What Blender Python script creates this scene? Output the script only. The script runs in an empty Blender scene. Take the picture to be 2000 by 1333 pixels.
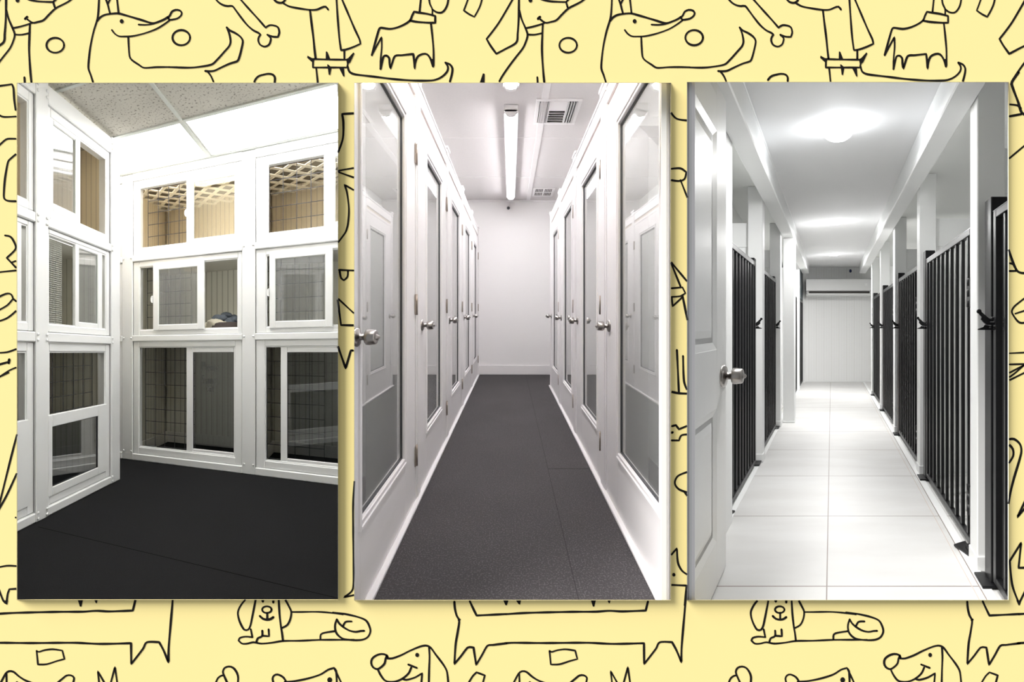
import bpy, bmesh, math, random
from mathutils import Vector, Matrix
random.seed(4)
SC = bpy.context.scene
COL = SC.collection

# ------------------------------------------------------------ camera, sky, sun, exposure
F, PX, PY, HC = 1200.0, 1000.0, 645.0, 1.05      # focal length in pixels, principal point, eye height
cd = bpy.data.cameras.new('camera'); cam = bpy.data.objects.new('camera', cd); COL.objects.link(cam)
cd.sensor_width = 36; cd.lens = 36*F/2000; cd.shift_y = (PY-666.5)/2000; cd.clip_end = 60; cd.clip_start = .02
cam.location = (0, 0, HC); cam.rotation_euler = (math.pi/2, 0, 0)
SC.camera = cam
vs = SC.view_settings
vs.view_transform = 'Standard'; vs.look = 'None'; vs.exposure = 0.0; vs.gamma = 1.0
try: vs.use_curve_mapping = False
except Exception: pass
w = bpy.data.worlds.new('lobby'); SC.world = w; w.use_nodes = True
w.node_tree.nodes['Background'].inputs[0].default_value = (.96, .98, 1, 1)
w.node_tree.nodes['Background'].inputs[1].default_value = 0.455
sd = bpy.data.lights.new('sun', 'SUN'); sun = bpy.data.objects.new('sun', sd); COL.objects.link(sun)
sd.energy = 6.0; sd.angle = math.radians(34); sd.color = (1, .985, .96)
sun.location = (-2.5, 0.4, 3.2)
sun.rotation_euler = Vector((1.75, 1, -1.75)).to_track_quat('-Z', 'Y').to_euler()
E_PANEL, E_TUBE, E_DOWN = 9.8, 41.0, 14.0        # strengths of the rooms' own lamps

# ------------------------------------------------------------ materials
def nt(name):
    m = bpy.data.materials.new(name); m.use_nodes = True
    t = m.node_tree
    return m, t, t.nodes['Principled BSDF']
def N(t, kind, **kw):
    n = t.nodes.new(kind)
    for k, v in kw.items(): setattr(n, k, v)
    return n
def mth(t, op, a, b=None, c=None):
    n = t.nodes.new('ShaderNodeMath'); n.operation = op
    for i, v in enumerate((a, b, c)):
        if v is None: continue
        if isinstance(v, (int, float)): n.inputs[i].default_value = v
        else: t.links.new(v, n.inputs[i])
    return n.outputs[0]
def mat(name, col, rough=.5, metal=0., noise=0., nscale=20., bump=0., spec=.5, coat=0.):
    m, t, b = nt(name)
    b.inputs['Roughness'].default_value = rough; b.inputs['Metallic'].default_value = metal
    b.inputs['Specular IOR Level'].default_value = spec
    if coat: b.inputs['Coat Weight'].default_value = coat; b.inputs['Coat Roughness'].default_value = .08
    c = (*col, 1)
    tc = N(t, 'ShaderNodeTexCoord'); nz = N(t, 'ShaderNodeTexNoise')
    nz.inputs['Scale'].default_value = nscale; nz.inputs['Detail'].default_value = 5
    t.links.new(tc.outputs['Object'], nz.inputs['Vector'])
    r = N(t, 'ShaderNodeValToRGB')
    k = 1-noise
    r.color_ramp.elements[0].position = .3; r.color_ramp.elements[1].position = .7
    r.color_ramp.elements[0].color = (col[0]*k, col[1]*k, col[2]*k, 1)
    r.color_ramp.elements[1].color = c
    t.links.new(nz.outputs['Fac'], r.inputs['Fac']); t.links.new(r.outputs['Color'], b.inputs['Base Color'])
    if bump:
        bp = N(t, 'ShaderNodeBump'); bp.inputs['Strength'].default_value = bump; bp.inputs['Distance'].default_value = .003
        t.links.new(nz.outputs['Fac'], bp.inputs['Height']); t.links.new(bp.outputs['Normal'], b.inputs['Normal'])
    return m
def line(t, sock, period, off, wid):
    """1 on a line of width wid repeated every period"""
    f = mth(t, 'FRACT', mth(t, 'DIVIDE', mth(t, 'SUBTRACT', sock, off - period*50), period))
    d = mth(t, 'ABSOLUTE', mth(t, 'SUBTRACT', f, .5))
    return mth(t, 'GREATER_THAN', d, .5 - .5*wid/period)
def groove_mat(name, col, dark, period, wid, rough=.4, noise=.03, minor=0):
    m, t, b = nt(name); b.inputs['Roughness'].default_value = rough
    uv = N(t, 'ShaderNodeUVMap'); sp = N(t, 'ShaderNodeSeparateXYZ'); t.links.new(uv.outputs[0], sp.inputs[0])
    l = line(t, sp.outputs[0], period, 0, wid)
    if minor:
        l2 = mth(t, 'MULTIPLY', line(t, sp.outputs[0], period/minor, 0, wid), .45)
        l = mth(t, 'MAXIMUM', l, l2)
    mx = N(t, 'ShaderNodeMixRGB'); mx.inputs[1].default_value = (*col, 1); mx.inputs[2].default_value = (*dark, 1)
    t.links.new(l, mx.inputs[0]); t.links.new(mx.outputs[0], b.inputs['Base Color'])
    bp = N(t, 'ShaderNodeBump'); bp.invert = True; bp.inputs['Strength'].default_value = .5; bp.inputs['Distance'].default_value = .004
    t.links.new(l, bp.inputs['Height']); t.links.new(bp.outputs['Normal'], b.inputs['Normal'])
    return m
def glass_mat(name, tint, rough=0.0, boost=1.0, reflection_veil=0.0):
    m = bpy.data.materials.new(name); m.use_nodes = True; t = m.node_tree; t.nodes.clear()
    out = N(t, 'ShaderNodeOutputMaterial'); mx = N(t, 'ShaderNodeMixShader')
    tr = N(t, 'ShaderNodeBsdfTransparent'); tr.inputs[0].default_value = (*tint, 1)
    gl = N(t, 'ShaderNodeBsdfGlossy'); gl.inputs['Roughness'].default_value = rough
    ge = N(t, 'ShaderNodeNewGeometry'); dp = N(t, 'ShaderNodeVectorMath', operation='DOT_PRODUCT')
    t.links.new(ge.outputs['Incoming'], dp.inputs[0]); t.links.new(ge.outputs['Normal'], dp.inputs[1])
    f5 = mth(t, 'POWER', mth(t, 'SUBTRACT', 1.0, mth(t, 'ABSOLUTE', dp.outputs['Value'])), 5.0)
    f = mth(t, 'MINIMUM', mth(t, 'MULTIPLY', mth(t, 'MULTIPLY_ADD', f5, .96, .04), boost), 1.0)
    t.links.new(f, mx.inputs[0]); t.links.new(tr.outputs[0], mx.inputs[1]); t.links.new(gl.outputs[0], mx.inputs[2])
    if reflection_veil:                      # diffuse white veil painted in for the pane's bright reflections
        df = N(t, 'ShaderNodeBsdfDiffuse'); df.inputs[0].default_value = (.86, .87, .86, 1)
        m2 = N(t, 'ShaderNodeMixShader'); m2.inputs[0].default_value = reflection_veil
        t.links.new(mx.outputs[0], m2.inputs[1]); t.links.new(df.outputs[0], m2.inputs[2]); t.links.new(m2.outputs[0], out.inputs[0])
    else: t.links.new(mx.outputs[0], out.inputs[0])
    return m
def emit(name, col, s):
    m, t, b = nt(name); b.inputs['Base Color'].default_value = (.9, .9, .9, 1)
    b.inputs['Emission Color'].default_value = (*col, 1); b.inputs['Emission Strength'].default_value = s
    return m
def speckle(name, base, fleck, scale, thr, rough=.85, bump=.3, spec=.3):
    m, t, b = nt(name); b.inputs['Roughness'].default_value = rough; b.inputs['Specular IOR Level'].default_value = spec
    uv = N(t, 'ShaderNodeUVMap'); nz = N(t, 'ShaderNodeTexNoise'); nz.inputs['Scale'].default_value = scale; nz.inputs['Detail'].default_value = 3
    t.links.new(uv.outputs[0], nz.inputs['Vector'])
    n2 = N(t, 'ShaderNodeTexNoise'); n2.inputs['Scale'].default_value = 2.2; t.links.new(uv.outputs[0], n2.inputs['Vector'])
    r = N(t, 'ShaderNodeValToRGB'); r.color_ramp.elements[0].position = thr; r.color_ramp.elements[1].position = thr+.09
    r.color_ramp.elements[0].color = (*base, 1); r.color_ramp.elements[1].color = (*fleck, 1)
    t.links.new(nz.outputs['Fac'], r.inputs['Fac'])
    mx = N(t, 'ShaderNodeMixRGB', blend_type='MULTIPLY'); mx.inputs[0].default_value = .35
    t.links.new(r.outputs[0], mx.inputs[1]); t.links.new(n2.outputs['Fac'], mx.inputs[2]); t.links.new(mx.outputs[0], b.inputs['Base Color'])
    bp = N(t, 'ShaderNodeBump'); bp.inputs['Strength'].default_value = bump; bp.inputs['Distance'].default_value = .002
    t.links.new(nz.outputs['Fac'], bp.inputs['Height']); t.links.new(bp.outputs['Normal'], b.inputs['Normal'])
    return m

M = {}
M['paper'] = mat('yellow_paper', (.93, .785, .345), .9, noise=.01, nscale=3, spec=.1)
M['ink'] = mat('black_ink', (.012, .011, .01), .9, spec=.05)
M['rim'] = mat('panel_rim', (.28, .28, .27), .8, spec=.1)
M['seam2'] = mat('grey_seam', (.028, .026, .027), .95, spec=.02)
M['seam'] = mat('dark_seam', (.003, .003, .003), .95, spec=.02)
M['vinyl'] = mat('white_vinyl', (.87, .87, .865), .38, noise=.015, nscale=6)
M['vinyl2'] = mat('white_post_vinyl', (.86, .86, .855), .33, noise=.02, nscale=3, coat=.2)
M['gasket'] = mat('dark_gasket', (.03, .03, .035), .6)
M['bluegasket'] = mat('blue_spacer', (.05, .09, .16), .4)
M['glass'] = glass_mat('clear_glass', (.975, .985, .98))
M['dimglass'] = glass_mat('tinted_glass', (.88, .89, .90), boost=2.2, reflection_veil=.07)  # veil stands for the bright room reflected in the pane
M['darkglass'] = glass_mat('dark_tinted_glass', (.72, .74, .76), boost=2.4)
M['wire'] = mat('black_wire', (.025, .024, .03), .45)
M['corr'] = groove_mat('beige_corrugated_panel', (.82, .80, .71), (.55, .53, .45), .062, .012)
M['tan'] = groove_mat('tan_ribbed_panel', (.88, .77, .58), (.66, .56, .42), .05, .008)
M['lattice'] = mat('cream_lattice', (.90, .82, .66), .6)
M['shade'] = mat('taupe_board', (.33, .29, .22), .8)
M['shelf'] = mat('cage_shelf', (.80, .78, .72), .5)
M['rubber'] = speckle('black_rubber', (.0065, .0065, .0072), (.012, .012, .0135), 190, .55, .8, .25, .10)
M['rubber2'] = speckle('charcoal_rubber', (.050, .045, .048), (.105, .097, .10), 150, .53, .8, .3, .25)
M['actile'] = speckle('textured_ceiling_tile', (.72, .69, .62), (.30, .275, .24), 62, .57, .9, .9, .1)
M['tbar'] = mat('ceiling_bar', (.62, .64, .60), .5)
M['panel_on'] = emit('lit_diffuser', (1, 1, .985), E_PANEL)
M['white2'] = mat('pale_pink_white_paint', (.87, .84, .85), .42, noise=.01, nscale=5)
M['wall2'] = mat('soft_white_wall', (.88, .855, .86), .8, noise=.012, nscale=2)
M['ceil2'] = mat('white_ceiling_board', (.74, .705, .71), .85, noise=.03, nscale=60, bump=.25)
M['groove2'] = mat('beige_recess', (.62, .52, .46), .7)
M['nickel'] = mat('satin_nickel', (.36, .335, .32), .28, metal=1., noise=.05, nscale=60)
M['brass'] = mat('worn_hinge_metal', (.40, .34, .30), .38, metal=.85, noise=.15, nscale=90)
M['tube_on'] = emit('lit_tube_cover', (1, .985, .99), E_TUBE)
M['cellwall'] = mat('grey_stall_wall', (.86, .86, .845), .7)
M['ventdark'] = mat('vent_throat', (.06, .055, .05), .8)
M['black'] = mat('black_paint', (.007, .007, .008), .38, noise=.2, nscale=40, spec=.22)
M['blackrail'] = mat('black_rail_paint', (.035, .035, .037), .34)
M['white3'] = mat('cool_white_paint', (.88, .885, .88), .5, noise=.01, nscale=4, spec=.3)
M['ceil3'] = mat('smooth_white_ceiling', (.87, .87, .875), .7, noise=.02, nscale=1.5)
M['stall3'] = mat('grey_white_stall', (.84, .85, .83), .6)
M['tg3'] = groove_mat('white_tongue_and_groove', (.91, .91, .905), (.74, .73, .70), .145, .005, .3, minor=3)
M['door3'] = mat('moulded_white_door', (.84, .84, .835), .4, noise=.012, nscale=9)
M['down_on'] = emit('lit_downlight', (.95, .98, 1), E_DOWN)
M['glare_dome_on'] = emit('lit_glare_dome', (.92, .96, 1), E_DOWN)
M['ac'] = mat('glossy_white_plastic', (.84, .84, .835), .12, coat=.4)
M['navy'] = mat('navy_lens', (.02, .03, .12), .2)
M['curtain'] = mat('dark_teal_board', (.012, .03, .04), .4)
M['cushion'] = mat('slate_blue_plush', (.13, .15, .18), .95, noise=.4, nscale=30, bump=.6)
M['basket'] = mat('brown_fleece', (.045, .032, .027), .95, noise=.3, nscale=50, bump=.6)
M['cream'] = mat('cream_fleece', (.62, .57, .45), .95, noise=.15, nscale=40, bump=.6)
M['marker'] = mat('grey_marker_ink', (.09, .09, .09), .9)
# tiled floor of the gate corridor
def tile_mat():
    m, t, b = nt('pale_porcelain_tile'); b.inputs['Roughness'].default_value = .42; b.inputs['Specular IOR Level'].default_value = .3
    uv = N(t, 'ShaderNodeUVMap'); sp = N(t, 'ShaderNodeSeparateXYZ'); t.links.new(uv.outputs[0], sp.inputs[0])
    l = mth(t, 'MAXIMUM', line(t, sp.outputs[0], .618, -.019, .005), line(t, sp.outputs[1], .5865, -0.0 + .4045, .005))
    mp = N(t, 'ShaderNodeMapping'); mp.inputs['Scale'].default_value = (1, 5, 1); t.links.new(uv.outputs[0], mp.inputs[0])
    nz = N(t, 'ShaderNodeTexNoise'); nz.inputs['Scale'].default_value = 1.6; nz.inputs['Detail'].default_value = 6; t.links.new(mp.outputs[0], nz.inputs['Vector'])
    r = N(t, 'ShaderNodeValToRGB'); r.color_ramp.elements[0].color = (.655, .645, .63, 1); r.color_ramp.elements[1].color = (.72, .715, .705, 1)
    r.color_ramp.elements[0].position = .3; r.color_ramp.elements[1].position = .65
    t.links.new(nz.outputs['Fac'], r.inputs['Fac'])
    mx = N(t, 'ShaderNodeMixRGB'); t.links.new(r.outputs[0], mx.inputs[1]); mx.inputs[2].default_value = (.24, .19, .17, 1)
    t.links.new(l, mx.inputs[0]); t.links.new(mx.outputs[0], b.inputs['Base Color'])
    return m
M['tile'] = tile_mat()

# ------------------------------------------------------------ rooms: each stands at its own oblique angle behind the papered wall
class Room:
    def __init__(s, f, cx, H, rot=None):
        s.k = F/f; s.f, s.cx, s.H, s.rot = f, cx, H, rot
        A = Matrix(((1, s.k*(cx-PX)/F, 0), (0, s.k, 0), (0, s.k*(PY-H)/F, 1)))
        if rot:
            c, n = rot
            A = A @ Matrix(((c, n, 0), (-n, c, 0), (0, 0, 1)))
        s.A = A
    def P(s, v): return s.A @ Vector(v) + Vector((0, 0, HC))
class Flat:
    A = Matrix.Identity(3)
    def P(s, v): return Vector(v)
R0 = Flat()
R1 = Room(815., 346., 688., (.910, .4145))     # coordinates (B right along the back wall, A deep along the left wall, z from eye level)
R2 = Room(720., 997., 604.)
R3 = Room(760., 1624., 640.)
FZ = -HC

def new_bm(): return bmesh.new()
def box(bm, x0, x1, y0, y1, z0, z1, bev=0., seg=1):
    x0, x1 = min(x0, x1), max(x0, x1); y0, y1 = min(y0, y1), max(y0, y1); z0, z1 = min(z0, z1), max(z0, z1)
    b2 = bmesh.new() if bev else bm
    vs_ = [b2.verts.new((x, y, z)) for x in (x0, x1) for y in (y0, y1) for z in (z0, z1)]
    for q in ((0, 1, 3, 2), (4, 6, 7, 5), (0, 4, 5, 1), (2, 3, 7, 6), (0, 2, 6, 4), (1, 5, 7, 3)):
        b2.faces.new([vs_[i] for i in q])
    if bev:
        bmesh.ops.bevel(b2, geom=list(b2.edges), offset=bev, segments=seg, affect='EDGES', profile=.5)
        join(bm, b2)
def join(bm, b2):
    mp = {}
    for v in b2.verts: mp[v] = bm.verts.new(v.co)
    for f in b2.faces:
        g = bm.faces.new([mp[v] for v in f.verts]); g.smooth = f.smooth
    b2.free()
def lathe(bm, org, axis, prof, n=20):
    """prof: list of (radius, distance along axis)"""
    axis = Vector(axis).normalized(); u = axis.orthogonal().normalized(); v = axis.cross(u)
    org = Vector(org); rings = []
    for r, d in prof:
        rings.append([bm.verts.new(org + axis*d + (u*math.cos(a)+v*math.sin(a))*max(r, 1e-5)) for a in [2*math.pi*i/n for i in range(n)]])
    for a, b in zip(rings, rings[1:]):
        for i in range(n):
            f = bm.faces.new((a[i], a[(i+1) % n], b[(i+1) % n], b[i])); f.smooth = True
    bm.faces.new(list(reversed(rings[0]))); bm.faces.new(rings[-1])
def tube(bm, a, b, r, n=6):
    a, b = Vector(a), Vector(b); lathe(bm, a, b-a, [(r, 0), (r, (b-a).length)], n)
def prism(bm, pts, axis, a, b):
    """polygon pts (2D) extruded along axis 0/1/2 from a to b"""
    def mk(p, t):
        c = [0, 0, 0]; o = [i for i in range(3) if i != axis]; c[axis] = t; c[o[0]] = p[0]; c[o[1]] = p[1]; return bm.verts.new(c)
    A_ = [mk(p, a) for p in pts]; B_ = [mk(p, b) for p in pts]
    n = len(pts)
    for i in range(n): bm.faces.new((A_[i], A_[(i+1) % n], B_[(i+1) % n], B_[i]))
    bm.faces.new(A_); bm.faces.new(B_)
def frame(bm, axis, p0, p1, a0, a1, z0, z1, wl, wr, wb, wt, bev=.003):
    """rectangular frame in the plane normal to axis (0 or 1), thickness p0..p1; a = running axis"""
    def bx(u0, u1, w0, w1):
        if axis == 1: box(bm, u0, u1, p0, p1, w0, w1, bev)
        else: box(bm, p0, p1, u0, u1, w0, w1, bev)
    bx(a0, a0+wl, z0, z1); bx(a1-wr, a1, z0, z1); bx(a0+wl, a1-wr, z0, z0+wb); bx(a0+wl, a1-wr, z1-wt, z1)

def obj(name, bm, m, parent=None, room=R0, base=(0, 0, 0), mats=None):
    """link the mesh: room coordinates -> world, origin at base"""
    bmesh.ops.recalc_face_normals(bm, faces=list(bm.faces))
    uv = bm.loops.layers.uv.verify()
    for f in bm.faces:
        n = f.normal; a = max(range(3), key=lambda i: abs(n[i])); o = [i for i in range(3) if i != a]
        for l in f.loops: l[uv].uv = (l.vert.co[o[0]], l.vert.co[o[1]])
    A = room.A; bv = Vector(base)
    for v in bm.verts: v.co = A @ (v.co - bv)
    me = bpy.data.meshes.new(name); bm.to_mesh(me); bm.free()
    me.materials.append(m)
    for x in (mats or []): me.materials.append(x)
    o = bpy.data.objects.new(name, me); COL.objects.link(o)
    if parent is not None: o.parent = parent
    else: o.location = room.P(base)
    return o
def thing(name, label, cat, room, base, group=None):
    o = bpy.data.objects.new(name, None); COL.objects.link(o); o.empty_display_size = .05
    o.location = room.P(base); o['label'] = label; o['category'] = cat
    if group: o['group'] = group
    return o
def tag(o, label, cat, group=None, kind=None):
    o['label'] = label; o['category'] = cat
    if group: o['group'] = group
    if kind: o['kind'] = kind
    return o
def struct(name, bm, m, room=R0, base=(0, 0, 0), label=None, parent=None, mats=None):
    o = obj(name, bm, m, parent, room, base, mats)
    if parent is None:
        o['kind'] = 'structure'
        if label: o['label'] = label
    return o
KIDS = {}
def kids(o): return [c for c in bpy.data.objects if c.parent == o]
def copy_thing(src, delta, label, group=None):
    """copy a thing, its parts and their sub-parts; delta in world units"""
    r = src.copy(); COL.objects.link(r); r.location = src.location + delta; r['label'] = label
    if group: r['group'] = group
    for ch in kids(src):
        c = ch.copy(); COL.objects.link(c); c.parent = r
        for g in kids(ch):
            d = g.copy(); COL.objects.link(d); d.parent = c
    return r

# ------------------------------------------------------------ the papered wall with three openings
DW = 1.95                                        # distance of the papered wall
OPEN = [(33, 660, 162, 1172), (692, 1310, 162, 1173), (1342, 1970, 160.5, 1173)]
def wx(px): return (px-PX)*DW/F
def wz(py): return HC - (py-PY)*DW/F
def build_front_wall():
    bm = new_bm()
    xs = [-2.6]; zs = sorted({-.15, 2.75} | {wz(v) for o in OPEN for v in o[2:]})
    for o in OPEN: xs += [wx(o[0]), wx(o[1])]
    xs.append(2.6)
    def inside(x, z):
        return any(wx(o[0]) < x < wx(o[1]) and wz(o[3]) < z < wz(o[2]) for o in OPEN)
    vv = {}
    def V(i, j, d):
        if (i, j, d) not in vv: vv[(i, j, d)] = bm.verts.new((xs[i], DW + .0015*d, zs[j]))
        return vv[(i, j, d)]
    cells = {}
    for i in range(len(xs)-1):
        for j in range(len(zs)-1):
            if not inside((xs[i]+xs[i+1])/2, (zs[j]+zs[j+1])/2): cells[(i, j)] = 1
    for (i, j) in cells:
        for d in (0, 1):
            bm.faces.new([V(i, j, d), V(i+1, j, d), V(i+1, j+1, d), V(i, j+1, d)])
        for (a, b, di, dj) in (((i, j), (i+1, j), 0, -1), ((i+1, j), (i+1, j+1), 1, 0), ((i+1, j+1), (i, j+1), 0, 1), ((i, j+1), (i, j), -1, 0)):
            if (i+di, j+dj) not in cells:
                bm.faces.new([V(*a, 0), V(*b, 0), V(*b, 1), V(*a, 1)])
    nplain = len(bm.faces)
    # ink: smooth ribbons lying on the paper
    def smooth(pts, closed=False):
        if len(pts) < 3:
            a, b = Vector(pts[0]), Vector(pts[1]); n = max(2, int((b-a).length/2.5)); return [a+(b-a)*i/n for i in range(n+1)]
        P = [Vector(p) for p in pts]; out = []; n = len(P)
        for i in range(n-1 if not closed else n):
            p0 = P[i-1] if (i > 0 or closed) else P[0]; p1 = P[i]; p2 = P[(i+1) % n]; p3 = P[(i+2) % n] if (i+2 < n or closed) else P[-1]
            a, b = (p1-p0), (p2-p1); c = (p3-p2)
            def sharp(u, v): return u.length > 1e-6 and v.length > 1e-6 and u.angle(v) > math.radians(62)
            t1 = Vector((0, 0)) if sharp(a, b) else (p2-p0)*.5
            t2 = Vector((0, 0)) if sharp(b, c) else (p3-p1)*.5
            L = b.length
            if t1.length > L: t1 = t1.normalized()*L
            if t2.length > L: t2 = t2.normalized()*L
            if t1.length == 0: t1 = b*.6
            if t2.length == 0: t2 = b*.6
            st = max(2, int(L/3.0))
            for k in range(st):
                t = k/st; t_2, t_3 = t*t, t*t*t
                out.append(p1*(2*t_3-3*t_2+1)+t1*(t_3-2*t_2+t)+p2*(-2*t_3+3*t_2)+t2*(t_3-t_2))
        out.append(P[0] if closed else P[-1])
        return out
    def hidden(p): return any(o[0]+.5 < p[0] < o[1]-.5 and o[2]+.5 < p[1] < o[3]-.5 for o in OPEN)
    def lim(p): return not (-340 < p[0] < 2340)
    dep = [0]
    def ribbon(pts, w):
        run = []
        def flush(run):
            if len(run) < 2: return
            dep[0] = (dep[0]+1) % 7
            yy = DW-.0008-dep[0]*.00004
            L, Rr = [], []
            for i, p in enumerate(run):
                d = (run[min(i+1, len(run)-1)]-run[max(i-1, 0)])
                if d.length < 1e-6: d = Vector((1, 0))
                d.normalize(); n = Vector((-d.y, d.x))
                ww = w*(1.10+.12*math.sin(p.x*.13+p.y*.09))
                L.append(p+n*ww/2); Rr.append(p-n*ww/2)
            def vt(q): return bm.verts.new((wx(q.x), yy, wz(q.y)))
            A_ = [vt(q) for q in L]; B_ = [vt(q) for q in Rr]
            for i in range(len(run)-1): bm.faces.new((A_[i], B_[i], B_[i+1], A_[i+1])).material_index = 1
            for e in (run[0], run[-1]):
                c = [bm.verts.new((wx(e.x+math.cos(a)*w/2), yy, wz(e.y+math.sin(a)*w/2))) for a in [math.pi*k/4 for k in range(8)]]
                if not hidden(e) and all(not hidden((e.x+math.cos(a)*w/2, e.y+math.sin(a)*w/2)) for a in [math.pi*k/4 for k in range(8)]):
                    bm.faces.new(c).material_index = 1
        for p in pts:
            if hidden(p) or lim(p): flush(run); run = []
            else: run.append(p)
        flush(run)
    def poly(pts):
        if any(hidden(p) or lim(p) for p in pts): return
        bm.faces.new([bm.verts.new((wx(x), DW-.0012, wz(y))) for x, y in pts]).material_index = 1
    def dot(x, y, r): poly([(x+r*math.cos(a), y+r*1.12*math.sin(a)) for a in [math.pi*k/6 for k in range(12)]])
    PER = 1001.4
    def draw(x0, y0, s, strokes, per=(0, 1, -1)):
        if y0 == 1165: draw(x0, 1165-1377, s, strokes, per)       # the print goes on above
        for sh in per:
            ox = x0+sh*PER
            for st in strokes:
                k, wd, pts = st[0], st[1], st[2]
                q = [(ox+X*s, y0+Y*s) for X, Y in pts]
                if k == 'l': ribbon(smooth(q), wd*s)
                elif k == 'c':
                    (cx, cy), (rx, ry) = pts
                    ribbon(smooth([(ox+(cx+rx*math.cos(a))*s, y0+(cy+ry*math.sin(a))*s) for a in [2*math.pi*i/14 for i in range(14)]], True), wd*s)
                elif k == 'd': dot(q[0][0], q[0][1], wd*s)
                elif k == 'f': poly(q)
    l = 'l'
    # upper band
    draw(0, 0, .165, [
        (l, 20, [(1175, -90), (1168, 100), (1155, 220), (1110, 370), (1075, 530), (1055, 680), (1048, 810), (1075, 890), (1110, 1000)]),
        (l, 22, [(1150, 250), (1190, 205), (1240, 178), (1310, 165), (1400, 160), (1480, 180), (1600, 215), (1700, 245), (1760, 265), (1820, 275), (1880, 258), (1950, 228), (1992, 200)]),
        (l, 20, [(1235, -60), (1275, 50), (1290, 110), (1305, 165)]), (l, 18, [(1330, -60), (1278, 45)]), (l, 20, [(1380, -60), (1395, 70), (1405, 160)]),
        ('d', 23, [(1442, 253)]),
        (l, 17, [(1325, 355), (1360, 400), (1410, 430), (1480, 433), (1560, 430), (1660, 410), (1760, 380), (1860, 340), (1950, 285), (2010, 240)]),
        (l, 17, [(1640, 292), (1720, 295), (1800, 287), (1880, 262)]),
        (l, 19, [(1520, 440), (1525, 560), (1535, 670), (1560, 710), (1640, 765), (1705, 803), (1850, 796), (2000, 795), (2100, 797)])])
    draw(320, 0, .165, [
        (l, 20, [(50, 210), (75, 180), (95, 140), (140, 118), (190, 125), (213, 155), (200, 190), (160, 220), (110, 232), (70, 235), (50, 212)]),
        (l, 20, [(60, 795), (280, 802), (400, 795), (565, 765), (630, 710), (720, 610), (775, 545), (790, 490), (775, 400), (745, 325)]),
        (l, 21, [(745, 325), (780, 360), (850, 395), (910, 440), (935, 490), (915, 600), (890, 690), (870, 725), (780, 755), (680, 800), (600, 838), (540, 845), (490, 842)]),
        (l, 19, [(520, 850), (560, 905), (600, 1000)]), ('c', 22, [(207, 447), (104, 90)]),
        (l, 20, [(560, -80), (640, 20), (700, 60), (760, 73), (810, 72), (850, 120), (920, 215), (990, 300), (1060, 360), (1120, 390), (1145, 412), (1125, 440), (1118, 480), (1140, 530), (1195, 553), (1245, 530), (1262, 490), (1265, 450), (1225, 412)]),
        (l, 20, [(1225, 412), (1290, 435), (1350, 438), (1367, 390), (1352, 325), (1305, 303), (1250, 300), (1205, 328), (1120, 230), (1020, 120), (940, 30), (860, -60)]),
        (l, 22, [(1065, 1000), (1080, 950), (1120, 905), (1180, 885), (1240, 875), (1290, 885), (1315, 920), (1310, 1000)]),
        ('f', 0, [(1060, 985), (1068, 940), (1100, 895), (1140, 892), (1130, 915), (1085, 960)]),
        (l, 22, [(1270, -50), (1330, 20), (1390, 35), (1430, 10), (1450, -50)]),
        (l, 20, [(1400, 30), (1480, 75), (1600, 100), (1730, 118), (1810, 115), (1870, 90), (1915, 80), (1945, 115)]),
        (l, 22, [(1730, 120), (1745, 250), (1770, 450), (1785, 600), (1797, 695)])])
    draw(600, 0, .165, [
        (l, 19, [(70, 705), (68, 800), (240, 800), (470, 800), (480, 760), (470, 708), (250, 705), (70, 700)]),
        ('f', 0, [(5, 660), (55, 688), (90, 695), (75, 745), (55, 735), (0, 685)]), ('f', 0, [(222, 612), (238, 612), (275, 705), (220, 705)]),
        ('f', 0, [(548, 622), (560, 634), (510, 740), (485, 760), (455, 702), (485, 690)]), ('f', 0, [(236, 765), (250, 765), (288, 800), (272, 888), (255, 888), (245, 805)]),
        ('f', 0, [(375, 800), (435, 800), (442, 905), (428, 908)]), (l, 20, [(108, 815), (127, 1000)]),
        (l, 20, [(342, -80), (360, 200), (380, 450), (400, 595), (450, 590), (540, 560), (630, 520), (620, 470), (560, 340), (470, 130), (380, -80)]), (l, 20, [(440, 590), (440, 700)]),
        (l, 22, [(480, 790), (500, 850), (560, 880), (800, 910), (1050, 940), (1280, 955), (1480, 953), (1560, 930), (1620, 890), (1660, 840), (1665, 790), (1635, 742)]),
        (l, 22, [(1635, 742), (1690, 765), (1718, 810), (1712, 880), (1680, 1000)]),
        (l, 22, [(765, 655), (790, 560), (820, 450), (850, 350), (870, 330), (980, 343), (1070, 325), (1160, 285), (1220, 240), (1240, 190), (1265, 140), (1320, 150), (1420, 165), (1515, 190), (1515, 270), (1440, 270), (1300, 260), (1220, 245)]),
        (l, 18, [(765, 655), (820, 550), (880, 440), (882, 560), (870, 700), (868, 820)]),
        (l, 22, [(868, 820), (885, 740), (905, 670), (940, 660), (970, 690), (975, 760), (985, 815), (1005, 750), (1040, 665), (1120, 655), (1255, 640), (1265, 720), (1272, 815), (1280, 740), (1310, 670), (1370, 640), (1420, 645), (1460, 700), (1490, 790)]),
        ('f', 0, [(858, 720), (880, 720), (885, 760), (870, 828), (858, 820)]), ('f', 0, [(1258, 700), (1290, 700), (1278, 820), (1266, 820)]), ('f', 0, [(1470, 700), (1505, 700), (1502, 790), (1488, 796)]),
        (l, 20, [(1465, 285), (1480, 420), (1495, 600), (1495, 780)]), (l, 20, [(1352, -80), (1330, 140)]), (l, 18, [(1480, 170), (1480, 110), (1450, 40), (1436, -80)]),
        (l, 20, [(1480, 110), (1530, 145), (1590, 150), (1630, 115), (1660, 50), (1680, -80)])])
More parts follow.
